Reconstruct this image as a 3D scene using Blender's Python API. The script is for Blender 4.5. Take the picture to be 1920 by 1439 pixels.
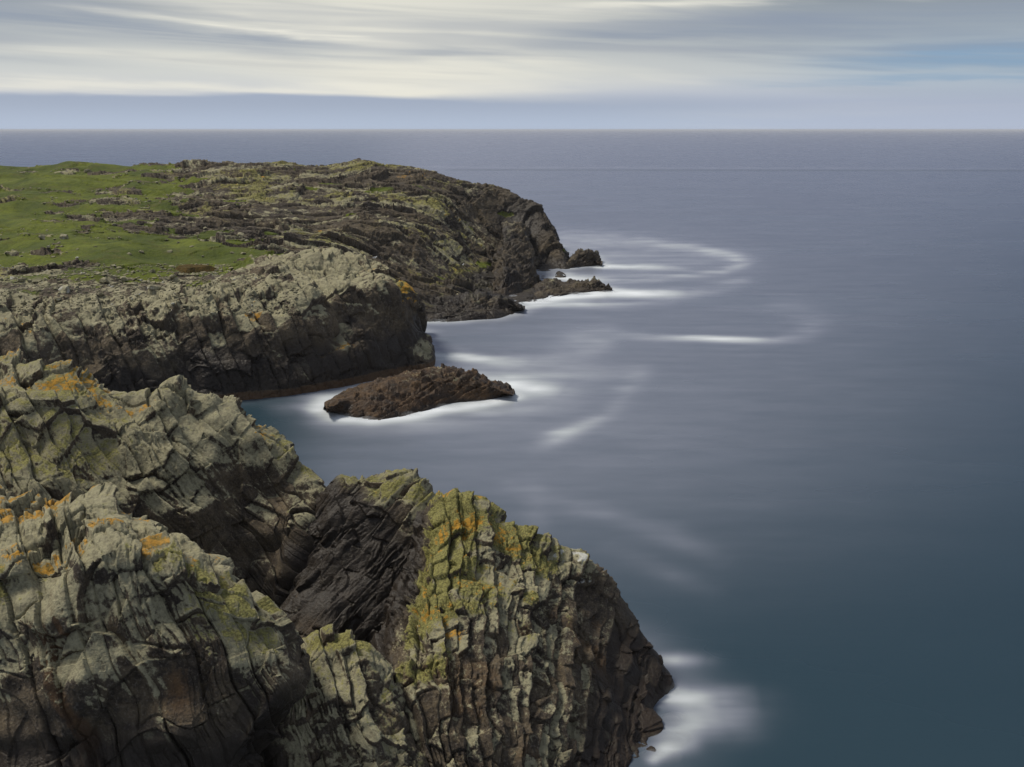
import bpy, bmesh, math, random
import numpy as np
from mathutils import Vector, Matrix

scene = bpy.context.scene
for o in list(bpy.data.objects):
    bpy.data.objects.remove(o)

# ------------------------------------------------------------------ camera
CAM_H = 40.0
FPX = 1844.0                       # focal length in pixels of the 1920 px wide photograph
PITCH = math.atan(476.5 / FPX)     # horizon at y = 243
cam_data = bpy.data.cameras.new('camera')
cam_data.sensor_width = 36.0
cam_data.lens = 36.0 * FPX / 1920.0
cam_data.clip_start = 0.5
cam_data.clip_end = 200000.0
cam = bpy.data.objects.new('camera', cam_data)
scene.collection.objects.link(cam)
cam.location = (0, 0, CAM_H)
cam.rotation_euler = (math.pi / 2 - PITCH, 0, 0)
scene.camera = cam

# ------------------------------------------------------------------ light and exposure
SUN_EL, SUN_AZ = math.radians(56), math.radians(-70)     # azimuth from +Y, negative = left
world = bpy.data.worlds.new('World')
scene.world = world
world.use_nodes = True
sun_data = bpy.data.lights.new('sun', 'SUN')
sun_data.energy = 3.4
sun_data.angle = math.radians(17)
sun_data.color = (1.0, 0.94, 0.82)
sun = bpy.data.objects.new('sun', sun_data)
scene.collection.objects.link(sun)
sd = Vector((math.sin(SUN_AZ) * math.cos(SUN_EL), math.cos(SUN_AZ) * math.cos(SUN_EL), math.sin(SUN_EL)))
sun.rotation_euler = sd.to_track_quat('Z', 'Y').to_euler()
sun.location = (-60, 40, 120)
scene.view_settings.view_transform = 'Standard'
scene.view_settings.look = 'None'
scene.view_settings.exposure = 0.0
scene.view_settings.gamma = 1.0
scene.view_settings.use_curve_mapping = False
scene.cycles.max_bounces = 5
scene.cycles.use_denoising = True


class NG:
    """small helper for node graphs"""
    def __init__(self, tree):
        self.t = tree
        tree.nodes.clear()

    def n(self, typ, **kw):
        nd = self.t.nodes.new(typ)
        for k, v in kw.items():
            if k.startswith('i_'):
                nd.inputs[k[2:].replace('_', ' ')].default_value = v
            else:
                setattr(nd, k, v)
        return nd

    def link(self, a, b):
        self.t.links.new(a, b)

    def set(self, sock, v):
        if isinstance(v, (int, float, tuple, list)):
            sock.default_value = v
        else:
            self.link(v, sock)

    def math(self, op, a, b=0.0, c=None, clamp=False):
        nd = self.n('ShaderNodeMath', operation=op, use_clamp=clamp)
        self.set(nd.inputs[0], a)
        self.set(nd.inputs[1], b)
        if c is not None:
            self.set(nd.inputs[2], c)
        return nd.outputs[0]

    def vmath(self, op, a, b=None):
        nd = self.n('ShaderNodeVectorMath', operation=op)
        self.set(nd.inputs[0], a)
        if b is not None:
            self.set(nd.inputs[1], b)
        return nd.outputs[0]

    def mix(self, fac, a, b, blend='MIX'):
        nd = self.n('ShaderNodeMix', data_type='RGBA', blend_type=blend)
        self.set(nd.inputs[0], fac)
        for s, v in ((nd.inputs[6], a), (nd.inputs[7], b)):
            if isinstance(v, (tuple, list)) and len(v) == 3:
                v = (*v, 1.0)
            self.set(s, v)
        return nd.outputs[2]

    def noise(self, vec, scale, detail=4.0, rough=0.55, dist=0.0):
        nd = self.n('ShaderNodeTexNoise')
        self.link(vec, nd.inputs['Vector'])
        nd.inputs['Scale'].default_value = scale
        nd.inputs['Detail'].default_value = detail
        nd.inputs['Roughness'].default_value = rough
        nd.inputs['Distortion'].default_value = dist
        return nd.outputs[0]

    def ramp(self, fac, lo, hi):
        nd = self.n('ShaderNodeMapRange', interpolation_type='SMOOTHSTEP')
        self.set(nd.inputs[0], fac)
        self.set(nd.inputs[1], lo)
        self.set(nd.inputs[2], hi)
        return nd.outputs[0]

    def cramp(self, fac, stops):
        nd = self.n('ShaderNodeValToRGB')
        self.link(fac, nd.inputs[0])
        el = nd.color_ramp.elements
        while len(el) < len(stops):
            el.new(0.5)
        for e, (p, c) in zip(el, stops):
            e.position = p
            e.color = (*c, 1.0)
        return nd.outputs[0]


# ------------------------------------------------------------------ sky: streaked cloud deck over a Nishita sky
g = NG(world.node_tree)
tc = g.n('ShaderNodeTexCoord').outputs['Generated']
sky = g.n('ShaderNodeTexSky', sky_type='NISHITA', sun_disc=False, sun_elevation=SUN_EL, sun_rotation=SUN_AZ)
nishita = g.mix(1.0, sky.outputs[0], (0.10, 0.10, 0.10), 'MULTIPLY')
sep = g.n('ShaderNodeSeparateXYZ')
g.link(tc, sep.inputs[0])
X, Y, Z = sep.outputs
# long thin streaks, tilted a little
tilt = g.math('MULTIPLY_ADD', X, 0.045, Z)


def streak(sx, sz, seed, detail=5.0, rough=0.5, dist=0.0):
    cv = g.n('ShaderNodeCombineXYZ')
    g.set(cv.inputs[0], g.math('MULTIPLY_ADD', X, sx, seed))
    g.set(cv.inputs[1], g.math('MULTIPLY', Y, sx))
    g.set(cv.inputs[2], g.math('MULTIPLY', tilt, sz))
    return g.noise(cv.outputs[0], 1.0, detail, rough, dist)


s1 = streak(2.0, 27.0, 3.7, 4.5, 0.48, 0.5)
s2 = streak(3.2, 70.0, 9.1, 4.0, 0.5, 0.5)
s3 = streak(1.1, 18.0, 14.2, 3.0, 0.5, 0.3)
zz = g.math('ADD', Z, g.math('MULTIPLY', g.math('SUBTRACT', s3, 0.5), 0.03))
base = g.cramp(g.math('MULTIPLY', zz, 4.0, clamp=True), [
    (0.0, (0.44, 0.49, 0.62)), (0.09, (0.44, 0.49, 0.62)), (0.2, (0.54, 0.57, 0.59)), (0.33, (0.38, 0.42, 0.46)),
    (0.47, (0.23, 0.27, 0.32)), (0.75, (0.24, 0.28, 0.36)), (1.0, (0.26, 0.30, 0.39))])
# brighter, warmer around the place where the sun hides
az = g.math('ADD', X, 0.16)
glow = g.math('POWER', 2.718, g.math('MULTIPLY', g.math('MULTIPLY', az, az), -9.0))
glow = g.math('MULTIPLY', glow, g.ramp(Y, -0.2, 0.6))
lo = g.math('SUBTRACT', 1.0, g.ramp(zz, 0.06, 0.17))
glow_lo = g.math('MULTIPLY', glow, lo)
bright = g.math('MULTIPLY', g.ramp(s1, 0.40, 0.64), g.math('MULTIPLY_ADD', glow, 0.7, 0.3))
col = g.mix(g.math('MULTIPLY', bright, 0.80), base, (0.86, 0.83, 0.72))
dark = g.ramp(g.math('MULTIPLY_ADD', s3, 0.5, g.math('MULTIPLY', s2, 0.6)), 0.50, 0.68)
dark = g.math('MULTIPLY', dark, g.ramp(Z, 0.02, 0.07))
dark = g.math('MULTIPLY', dark, g.math('MULTIPLY_ADD', g.ramp(X, 0.1, 0.4), 0.3, 0.75))
col = g.mix(g.math('MULTIPLY', dark, 0.8), col, (0.25, 0.29, 0.38))
col = g.mix(g.math('MULTIPLY', glow_lo, 0.35), col, (0.90, 0.87, 0.75))
# single long clouds
wob = g.math('MULTIPLY', g.math('SUBTRACT', streak(6.0, 60.0, 31.0, 4.0, 0.55, 0.4), 0.5), 0.022)
zw = g.math('ADD', Z, wob)
fray = g.ramp(streak(5.0, 150.0, 41.0, 4.0, 0.6, 0.3), 0.30, 0.62)


def cloud_band(x0, z0, x1, z1, wz, colour, amount):
    # one long cloud: a soft bar in azimuth and height, frayed by noise
    global col
    line = g.math('MULTIPLY_ADD', X, (z1 - z0) / (x1 - x0), z0 - x0 * (z1 - z0) / (x1 - x0))
    d = g.math('DIVIDE', g.math('SUBTRACT', zw, line), wz)
    m = g.math('POWER', 2.718, g.math('MULTIPLY', g.math('MULTIPLY', d, d), -1.0))
    e = (x1 - x0) * 0.35
    m = g.math('MULTIPLY', m, g.math('MULTIPLY', g.ramp(X, x0 - e * 0.3, x0 + e), g.ramp(X, x1 + e * 0.3, x1 - e)))
    m = g.math('MULTIPLY', m, g.math('MULTIPLY', g.ramp(Y, 0.0, 0.3), g.math('MULTIPLY_ADD', fray, 0.6, 0.4)))
    col = g.mix(g.math('MULTIPLY', m, amount), col, colour)


SLATE, CREAM, AZURE = (0.27, 0.315, 0.40), (0.90, 0.87, 0.76), (0.20, 0.35, 0.54)
for b in ((-0.62, 0.112, -0.10, 0.066, 0.008, SLATE, 0.75), (-0.56, 0.118, -0.2, 0.121, 0.006, SLATE, 0.6), (-0.40, 0.104, -0.09, 0.077, 0.0035, CREAM, 0.95),
          (-0.14, 0.070, 0.03, 0.073, 0.004, SLATE, 0.45), (0.02, 0.084, 0.28, 0.088, 0.006, SLATE, 0.75), (0.10, 0.096, 0.62, 0.100, 0.010, SLATE, 0.75),
          (0.02, 0.108, 0.30, 0.118, 0.004, CREAM, 0.7), (0.30, 0.118, 0.60, 0.112, 0.004, CREAM, 0.35), (0.26, 0.060, 0.66, 0.058, 0.010, AZURE, 0.8), (0.20, 0.044, 0.66, 0.046, 0.0035, AZURE, 0.6),
          (-0.60, 0.040, -0.02, 0.036, 0.005, CREAM, 0.6), (-0.62, 0.062, -0.35, 0.060, 0.005, SLATE, 0.3)):
    cloud_band(*b)
# the flat blue-grey bank that lies on the horizon
edge = g.math('MULTIPLY_ADD', g.math('SUBTRACT', streak(3.2, 30.0, 21.3, 5.0), 0.5), 0.022, 0.0275)
edge = g.math('SUBTRACT', edge, g.math('MULTIPLY', X, 0.006))
bank = g.math('SUBTRACT', 1.0, g.ramp(g.math('SUBTRACT', Z, edge), g.math('MULTIPLY_ADD', g.ramp(X, -0.2, 0.2), -0.006, -0.002), g.math('MULTIPLY_ADD', g.ramp(X, -0.2, 0.2), 0.014, 0.003)))
bank = g.math('MULTIPLY', bank, g.math('SUBTRACT', 1.0, g.math('MULTIPLY', g.ramp(X, 0.05, 0.4), 0.5)))
bcol = g.mix(g.ramp(Z, 0.0, 0.03), (0.45, 0.53, 0.67), (0.36, 0.42, 0.54))
col = g.mix(bank, col, bcol)
blue = g.math('MULTIPLY', g.ramp(X, 0.12, 0.45), g.math('MULTIPLY', g.ramp(s1, 0.66, 0.46), g.math('MULTIPLY', g.ramp(Z, 0.018, 0.04), g.math('SUBTRACT', 1.0, g.ramp(Z, 0.05, 0.12)))))
col = g.mix(g.math('MULTIPLY', blue, 0.35), col, g.mix(0.75, nishita, (0.20, 0.35, 0.55)))
col = g.mix(0.06, col, nishita)
bg = g.n('ShaderNodeBackground')
g.link(col, bg.inputs[0])
bg.inputs[1].default_value = 1.0
out = g.n('ShaderNodeOutputWorld')
g.link(bg.outputs[0], out.inputs[0])

# ------------------------------------------------------------------ helpers: photograph pixel -> place in the world
TAN = math.tan


def V(px, py, y):
    """the point seen at pixel (px, py) that lies y metres ahead of the camera"""
    a = PITCH + math.atan((py - 719.5) / FPX)
    z = CAM_H - y * math.tan(a)
    # depth along the optical axis
    dz = z - CAM_H
    dep = y * math.cos(PITCH) - dz * math.sin(PITCH)
    return ((px - 960.0) / FPX * dep, y, z)


def S(px, py, z=0.0):
    a = PITCH + math.atan((py - 719.5) / FPX)
    return V(px, py, (CAM_H - z) / math.tan(a))


def PX(px, y, z):
    """the column px of the picture, y metres ahead, at height z"""
    dep = y * math.cos(PITCH) - (z - CAM_H) * math.sin(PITCH)
    return ((px - 960.0) / FPX * dep, y, z)


def project(P):
    dx, dy, dz = P[:, 0], P[:, 1], P[:, 2] - CAM_H
    dep = np.maximum(dy * math.cos(PITCH) - dz * math.sin(PITCH), 1e-3)
    up = dy * math.sin(PITCH) + dz * math.cos(PITCH)
    return 960 + FPX * dx / dep, 719.5 - FPX * up / dep


# ------------------------------------------------------------------ numpy noise
f32 = np.float32


def hsh(i, j, k, seed=0):
    n = (i.astype(np.int64) * 374761393 + j.astype(np.int64) * 668265263 + k.astype(np.int64) * 1440662683 + seed * 974634777) & 0xffffffff
    n = n.astype(np.uint32)
    n = (n ^ (n >> np.uint32(13))) * np.uint32(1274126177)
    n = (n ^ (n >> np.uint32(15))) * np.uint32(2246822519)
    n ^= n >> np.uint32(16)
    return n


def h01(i, j, k, seed=0):
    return hsh(i, j, k, seed).astype(f32) * f32(1 / 4294967296.0)


_G = np.array([(1, 1, 0), (-1, 1, 0), (1, -1, 0), (-1, -1, 0), (1, 0, 1), (-1, 0, 1), (1, 0, -1), (-1, 0, -1),
               (0, 1, 1), (0, -1, 1), (0, 1, -1), (0, -1, -1), (1, 1, 0), (-1, 1, 0), (0, -1, 1), (0, -1, -1)], f32)


def perlin(p, seed=0):
    p = p.astype(f32)
    c = np.floor(p)
    f = p - c
    c = c.astype(np.int64)
    u = f * f * f * (f * (f * 6 - 15) + 10)
    r = np.zeros(len(p), f32)
    for dx in (0, 1):
        wx = u[:, 0] if dx else 1 - u[:, 0]
        for dy in (0, 1):
            wy = u[:, 1] if dy else 1 - u[:, 1]
            for dz in (0, 1):
                wz = u[:, 2] if dz else 1 - u[:, 2]
                gr = _G[hsh(c[:, 0] + dx, c[:, 1] + dy, c[:, 2] + dz, seed) & np.uint32(15)]
                r += wx * wy * wz * (gr[:, 0] * (f[:, 0] - dx) + gr[:, 1] * (f[:, 1] - dy) + gr[:, 2] * (f[:, 2] - dz))
    return r


def fbm(p, octv=4, seed=0, gain=0.5):
    r = np.zeros(len(p), f32)
    a, s = 1.0, 1.0
    for o in range(octv):
        r += f32(a) * perlin(p * f32(s) + f32(o * 17.3), seed + o)
        a *= gain
        s *= 2.03
    return r


def voronoi(p, seed=0, jit=0.9):
    """nearest cell: id parts, vector to its point, F1, F2"""
    p = p.astype(f32)
    c = np.floor(p).astype(np.int64)
    f1 = np.full(len(p), 9e9, f32)
    f2 = f1.copy()
    cid = np.zeros(len(p), np.uint32)
    vec = np.zeros((len(p), 3), f32)
    for dx in (-1, 0, 1):
        for dy in (-1, 0, 1):
            for dz in (-1, 0, 1):
                i, j, k = c[:, 0] + dx, c[:, 1] + dy, c[:, 2] + dz
                hh = hsh(i, j, k, seed)
                q = np.empty_like(p)
                q[:, 0] = i + 0.5 + jit * ((hh & np.uint32(1023)).astype(f32) / 1023 - 0.5)
                q[:, 1] = j + 0.5 + jit * (((hh >> np.uint32(10)) & np.uint32(1023)).astype(f32) / 1023 - 0.5)
                q[:, 2] = k + 0.5 + jit * (((hh >> np.uint32(20)) & np.uint32(1023)).astype(f32) / 1023 - 0.5)
                d = p - q
                dd = np.einsum('ij,ij->i', d, d)
                m = dd < f1
                f2 = np.where(m, f1, np.minimum(f2, dd))
                f1 = np.where(m, dd, f1)
                cid = np.where(m, hh, cid)
                vec[m] = d[m]
    return cid, vec, np.sqrt(f1), np.sqrt(f2)


def uh(cid, seed):
    n = (cid ^ np.uint32((seed * 2654435761) & 0xffffffff)).astype(np.uint32)
    n = (n ^ (n >> np.uint32(15))) * np.uint32(2246822519)
    n = (n ^ (n >> np.uint32(13))) * np.uint32(3266489917)
    n ^= n >> np.uint32(16)
    return n.astype(f32) * f32(1 / 4294967296.0)


def bricks(q, size, seed):
    """jointed rock: beds along z, joints across x and y, all uneven. Returns id, fractions, distance to the nearest joint (m)."""
    hx, hy, hz = size
    n1 = perlin(np.stack([q[:, 0] / (3.1 * hx), q[:, 1] / (3.1 * hy), q[:, 2] / (1.7 * hz)], 1), seed)
    w = q[:, 2] / hz + 0.45 * n1
    z0 = np.zeros(len(q), f32)
    w = w + 0.55 * perlin(np.stack([w * 0.77, z0 + 0.5, z0 + 0.5], 1), seed + 1)
    k = np.floor(w)
    fw = w - k
    k = k.astype(np.int64)
    u = q[:, 0] / hx + 7.0 * h01(k, k, k, seed + 2) + 0.35 * n1
    u = u + 0.6 * perlin(np.stack([u * 0.8, k + 0.37, z0 + 0.5], 1), seed + 3)
    i = np.floor(u)
    fu = u - i
    i = i.astype(np.int64)
    v = q[:, 1] / hy + 7.0 * h01(k, i, k, seed + 4) - 0.35 * n1
    v = v + 0.6 * perlin(np.stack([v * 0.8, k + 0.21, i + 0.43], 1), seed + 5)
    j = np.floor(v)
    fv = v - j
    j = j.astype(np.int64)
    cid = hsh(i, j, k, seed + 6)
    d = np.minimum(np.minimum(np.minimum(fu, 1 - fu) * hx, np.minimum(fv, 1 - fv) * hy), np.minimum(fw, 1 - fw) * hz)
    return cid, fu - 0.5, fv - 0.5, fw - 0.5, d, k


def sstep(x, a, b):
    t = np.clip((x - a) / (b - a), 0, 1)
    return t * t * (3 - 2 * t)


# ------------------------------------------------------------------ lofted surfaces through control points
def hermite_axis(A, knots, counts):
    """resample array A along axis 0 (nonuniform Catmull-Rom), counts[i] samples in interval i"""
    n = A.shape[0]
    T = np.zeros_like(A)
    for r in range(n):
        if r == 0:
            T[r] = (A[1] - A[0]) / (knots[1] - knots[0])
        elif r == n - 1:
            T[r] = (A[-1] - A[-2]) / (knots[-1] - knots[-2])
        else:
            h0, h1 = knots[r] - knots[r - 1], knots[r + 1] - knots[r]
            d0, d1 = (A[r] - A[r - 1]) / h0, (A[r + 1] - A[r]) / h1
            T[r] = (h1 * d0 + h0 * d1) / (h0 + h1)
    out = []
    for r in range(n - 1):
        h = knots[r + 1] - knots[r]
        m = counts[r]
        for s in range(m + (1 if r == n - 2 else 0)):
            t = s / m
            out.append((2 * t**3 - 3 * t**2 + 1) * A[r] + (t**3 - 2 * t**2 + t) * h * T[r]
                       + (-2 * t**3 + 3 * t**2) * A[r + 1] + (t**3 - t**2) * h * T[r + 1])
    return np.array(out)


def loft(net, dens=1.0, extra=None, hidden_rows=(), hidden_cols=(), step=None):
    """net[r][c] = (x, y, z[, attributes]); grid at about one render pixel a cell"""
    A = np.array(net, float)
    P = A[..., :3]
    px, py = project(P.reshape(-1, 3))
    sc = 1024 / 1920.0
    q = np.stack([px, py], 1).reshape(A.shape[0], A.shape[1], 2) * sc
    # a grazing surface needs room for its steps: count metres too
    dist = np.linalg.norm(P - np.array((0, 0, CAM_H)), axis=2)
    ppm = FPX * sc / dist

    def counts(axis, hid):
        dq = np.linalg.norm(np.diff(q, axis=axis), axis=2)
        dm = np.linalg.norm(np.diff(P, axis=axis), axis=2)
        pm = (np.take(ppm, range(1, A.shape[axis]), axis) + np.take(ppm, range(0, A.shape[axis] - 1), axis)) / 2
        L = np.maximum(dq, 0.55 * dm * pm)
        L = np.quantile(L, 0.75, axis=1 - axis)
        c = [max(3, int(round(x * dens * (0.25 if k in hid else 1.0)))) for k, x in enumerate(L)]
        kn = np.concatenate([[0], np.cumsum(np.maximum(dm.mean(axis=1 - axis), 0.05))])
        return c, kn
    c0, k0 = counts(0, hidden_rows)
    c1, k1 = counts(1, hidden_cols)
    B = hermite_axis(A, k0, c0)
    B = hermite_axis(np.swapaxes(B, 0, 1), k1, c1)
    return np.swapaxes(B, 0, 1)          # rows, cols, channels


def grid_normals(P):
    du = np.gradient(P, axis=1)
    dv = np.gradient(P, axis=0)
    n = np.cross(du, dv)
    n /= np.linalg.norm(n, axis=2, keepdims=True) + 1e-9
    return n


def blur(n, k):
    for _ in range(k):
        n = (np.roll(n, 1, 0) + np.roll(n, -1, 0) + n * 2) / 4
        n = (np.roll(n, 1, 1) + np.roll(n, -1, 1) + n * 2) / 4
    return n


def frame(u, w):
    u = Vector(u).normalized()
    w = Vector(w)
    w = (w - u * w.dot(u)).normalized()
    v = w.cross(u)
    return np.array([u, v, w], f32)


def joint_coords(P, fr):
    """fr: 3x3 frame, or ('fan', x0, z0, yaw) where the beds fan out round an axis"""
    if isinstance(fr, tuple):
        _, x0, z0, yaw = fr
        c, s = math.cos(yaw), math.sin(yaw)
        xr = c * (P[:, 0] - x0) + s * (P[:, 1] - 60)
        yr = -s * (P[:, 0] - x0) + c * (P[:, 1] - 60)
        zr = P[:, 2] - z0
        rad = np.sqrt(xr * xr + zr * zr)
        ang = np.arctan2(xr, np.maximum(zr, 0.5))
        return np.stack([rad, yr, ang * 17.0], 1).astype(f32)
    return (P @ fr.T).astype(f32)


# ------------------------------------------------------------------ materials
def ma_sep(g, name):
    a = g.n('ShaderNodeAttribute', attribute_name=name)
    s = g.n('ShaderNodeSeparateColor')
    g.link(a.outputs['Color'], s.inputs[0])
    return s.outputs[0], s.outputs[1], s.outputs[2], a.outputs['Alpha']


def make_rock(name, fine=1.0, warm=(0.130, 0.099, 0.060), dk=(0.034, 0.026, 0.019)):
    """jointed rock with lichens; fine = metres of the finest grain that shows"""
    m = bpy.data.materials.new(name)
    m.use_nodes = True
    g = NG(m.node_tree)
    pos = g.n('ShaderNodeNewGeometry').outputs['Position']
    lich, moss, orng, wet_shade = ma_sep(g, 'cover')
    grass, rust, rnd, pale = ma_sep(g, 'ground')
    nA = g.noise(pos, 1 / (70 * fine), 6.0, 0.62)
    nB = g.noise(pos, 1 / (18 * fine), 5.0, 0.68)
    nC = g.noise(pos, 1 / (6.5 * fine), 3.0, 0.7)
    nD = g.noise(pos, 1 / (2.6 * fine), 1.5, 0.6)
    n_mix = g.math('MULTIPLY_ADD', nB, 0.5, g.math('MULTIPLY_ADD', nC, 0.38, g.math('MULTIPLY', nD, 0.12)))
    base = g.mix(g.ramp(g.math('MULTIPLY_ADD', nA, 0.3, g.math('MULTIPLY', n_mix, 0.7)), 0.40, 0.60), dk, warm)
    base = g.mix(g.math('MULTIPLY_ADD', rnd, 0.5, -0.05, clamp=True), base, (0.060, 0.050, 0.042))
    base = g.mix(g.math('MULTIPLY', g.ramp(nD, 0.52, 0.75), 0.35), base, (0.20, 0.175, 0.145))
    # rust streaks
    rf = g.math('MULTIPLY', g.ramp(g.math('ADD', rust, g.math('MULTIPLY_ADD', n_mix, 1.6, -0.8)), 0.35, 0.85), 0.7)
    base = g.mix(rf, base, g.mix(nC, (0.05, 0.026, 0.013), (0.125, 0.066, 0.026)))
    # grey crustose lichen in spots and sheets
    t = g.math('ADD', lich, g.math('MULTIPLY_ADD', n_mix, 2.4, -1.2))
    lf = g.math('MULTIPLY', g.ramp(t, 0.36, 0.62), g.math('MULTIPLY_ADD', g.ramp(nC, 0.32, 0.62), 0.5, 0.45))
    base = g.mix(lf, base, g.mix(nB, (0.150, 0.136, 0.075), (0.42, 0.39, 0.255)))
    # green-yellow tufts
    t = g.math('ADD', moss, g.math('MULTIPLY_ADD', n_mix, 2.0, -1.0))
    base = g.mix(g.math('MULTIPLY', g.ramp(t, 0.38, 0.62), 0.85), base, g.mix(g.ramp(nD, 0.35, 0.65), (0.080, 0.072, 0.014), (0.215, 0.200, 0.055)))
    # orange lichen
    t = g.math('ADD', orng, g.math('MULTIPLY_ADD', n_mix, 2.6, -1.3))
    base = g.mix(g.math('MULTIPLY', g.ramp(t, 0.45, 0.58), 0.85), base, g.mix(g.ramp(nC, 0.35, 0.65), (0.15, 0.100, 0.014), (0.40, 0.20, 0.020)))
    # pale bird-whitened rock
    t = g.math('ADD', pale, g.math('MULTIPLY_ADD', nB, 1.4, -0.7))
    base = g.mix(g.math('MULTIPLY', g.ramp(t, 0.4, 0.6), 0.8), base, (0.50, 0.50, 0.47))
    # black wet zone with weed, also shade painted on steep faces and in clefts
    t = g.math('ADD', wet_shade, g.math('MULTIPLY_ADD', n_mix, 0.8, -0.4))
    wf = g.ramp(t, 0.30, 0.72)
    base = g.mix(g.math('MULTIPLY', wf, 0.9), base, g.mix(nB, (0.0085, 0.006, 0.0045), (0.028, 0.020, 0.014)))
    # turf
    t = g.math('ADD', grass, g.math('MULTIPLY_ADD', n_mix, 0.7, -0.35))
    gf = g.ramp(t, 0.42, 0.58)
    gcol = g.mix(g.ramp(nA, 0.38, 0.62), (0.052, 0.070, 0.003), (0.105, 0.125, 0.005))
    gcol = g.mix(g.math('MULTIPLY', g.ramp(nB, 0.5, 0.7), 0.55), gcol, (0.090, 0.075, 0.016))
    gcol = g.mix(g.math('MULTIPLY', g.ramp(nC, 0.62, 0.38), 0.4), gcol, (0.026, 0.036, 0.004))
    base = g.mix(gf, base, gcol)
    bs = g.n('ShaderNodeBsdfPrincipled')
    g.link(base, bs.inputs['Base Color'])
    g.set(bs.inputs['Roughness'], g.math('SUBTRACT', 0.9, g.math('MULTIPLY', wf, 0.35)))
    bs.inputs['Specular IOR Level'].default_value = 0.25
    h = g.math('ADD', g.math('MULTIPLY', nB, 0.6), g.math('MULTIPLY_ADD', nC, 0.5, g.math('MULTIPLY', nD, 0.3)))
    bp = g.n('ShaderNodeBump')
    bp.inputs['Strength'].default_value = 1.0
    bp.inputs['Distance'].default_value = 3.0 * fine
    g.link(h, bp.inputs['Height'])
    g.link(bp.outputs[0], bs.inputs['Normal'])
    o = g.n('ShaderNodeOutputMaterial')
    g.link(bs.outputs[0], o.inputs[0])
    return m


M_NEAR = make_rock('near_rock', 0.05)
M_MID = make_rock('mid_rock', 0.15)
M_FAR = make_rock('far_rock', 0.25, (0.100, 0.077, 0.047), (0.030, 0.023, 0.017))
M_ISLET = make_rock('islet_rock', 0.13, (0.130, 0.074, 0.032), (0.034, 0.021, 0.013))


# ------------------------------------------------------------------ mesh making
def link_mesh(name, verts, quads, attrs, mat, parent=None, origin=(0, 0, 0)):
    me = bpy.data.meshes.new(name)
    verts = (verts - np.array(origin)).astype(f32)
    nv, nf, k = len(verts), len(quads), quads.shape[1]
    me.vertices.add(nv)
    me.vertices.foreach_set('co', verts.ravel())
    me.loops.add(nf * k)
    me.loops.foreach_set('vertex_index', quads.astype(np.int32).ravel())
    me.polygons.add(nf)
    me.polygons.foreach_set('loop_start', np.arange(0, nf * k, k, dtype=np.int32))
    me.polygons.foreach_set('loop_total', np.full(nf, k, np.int32))
    me.update(calc_edges=True)
    for an, arr in attrs.items():
        a = me.attributes.new(an, 'FLOAT_COLOR', 'POINT')
        a.data.foreach_set('color', arr.astype(f32).ravel())
    me.materials.append(mat)
    ob = bpy.data.objects.new(name, me)
    scene.collection.objects.link(ob)
    ob.parent = parent
    return ob


def tag(o, label=None, cat=None, group=None, kind=None):
    for k, v in (('label', label), ('category', cat), ('group', group), ('kind', kind)):
        if v:
            o[k] = v
    return o


def empty(name, loc):
    o = bpy.data.objects.new(name, None)
    scene.collection.objects.link(o)
    o.location = loc
    o.empty_display_size = 2.0
    return o


def grid_quads(R, C, flip):
    a = np.arange(R * C).reshape(R, C)
    q = np.stack([a[:-1, :-1], a[:-1, 1:], a[1:, 1:], a[1:, :-1]], -1).reshape(-1, 4)
    return q[:, ::-1] if flip else q


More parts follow.
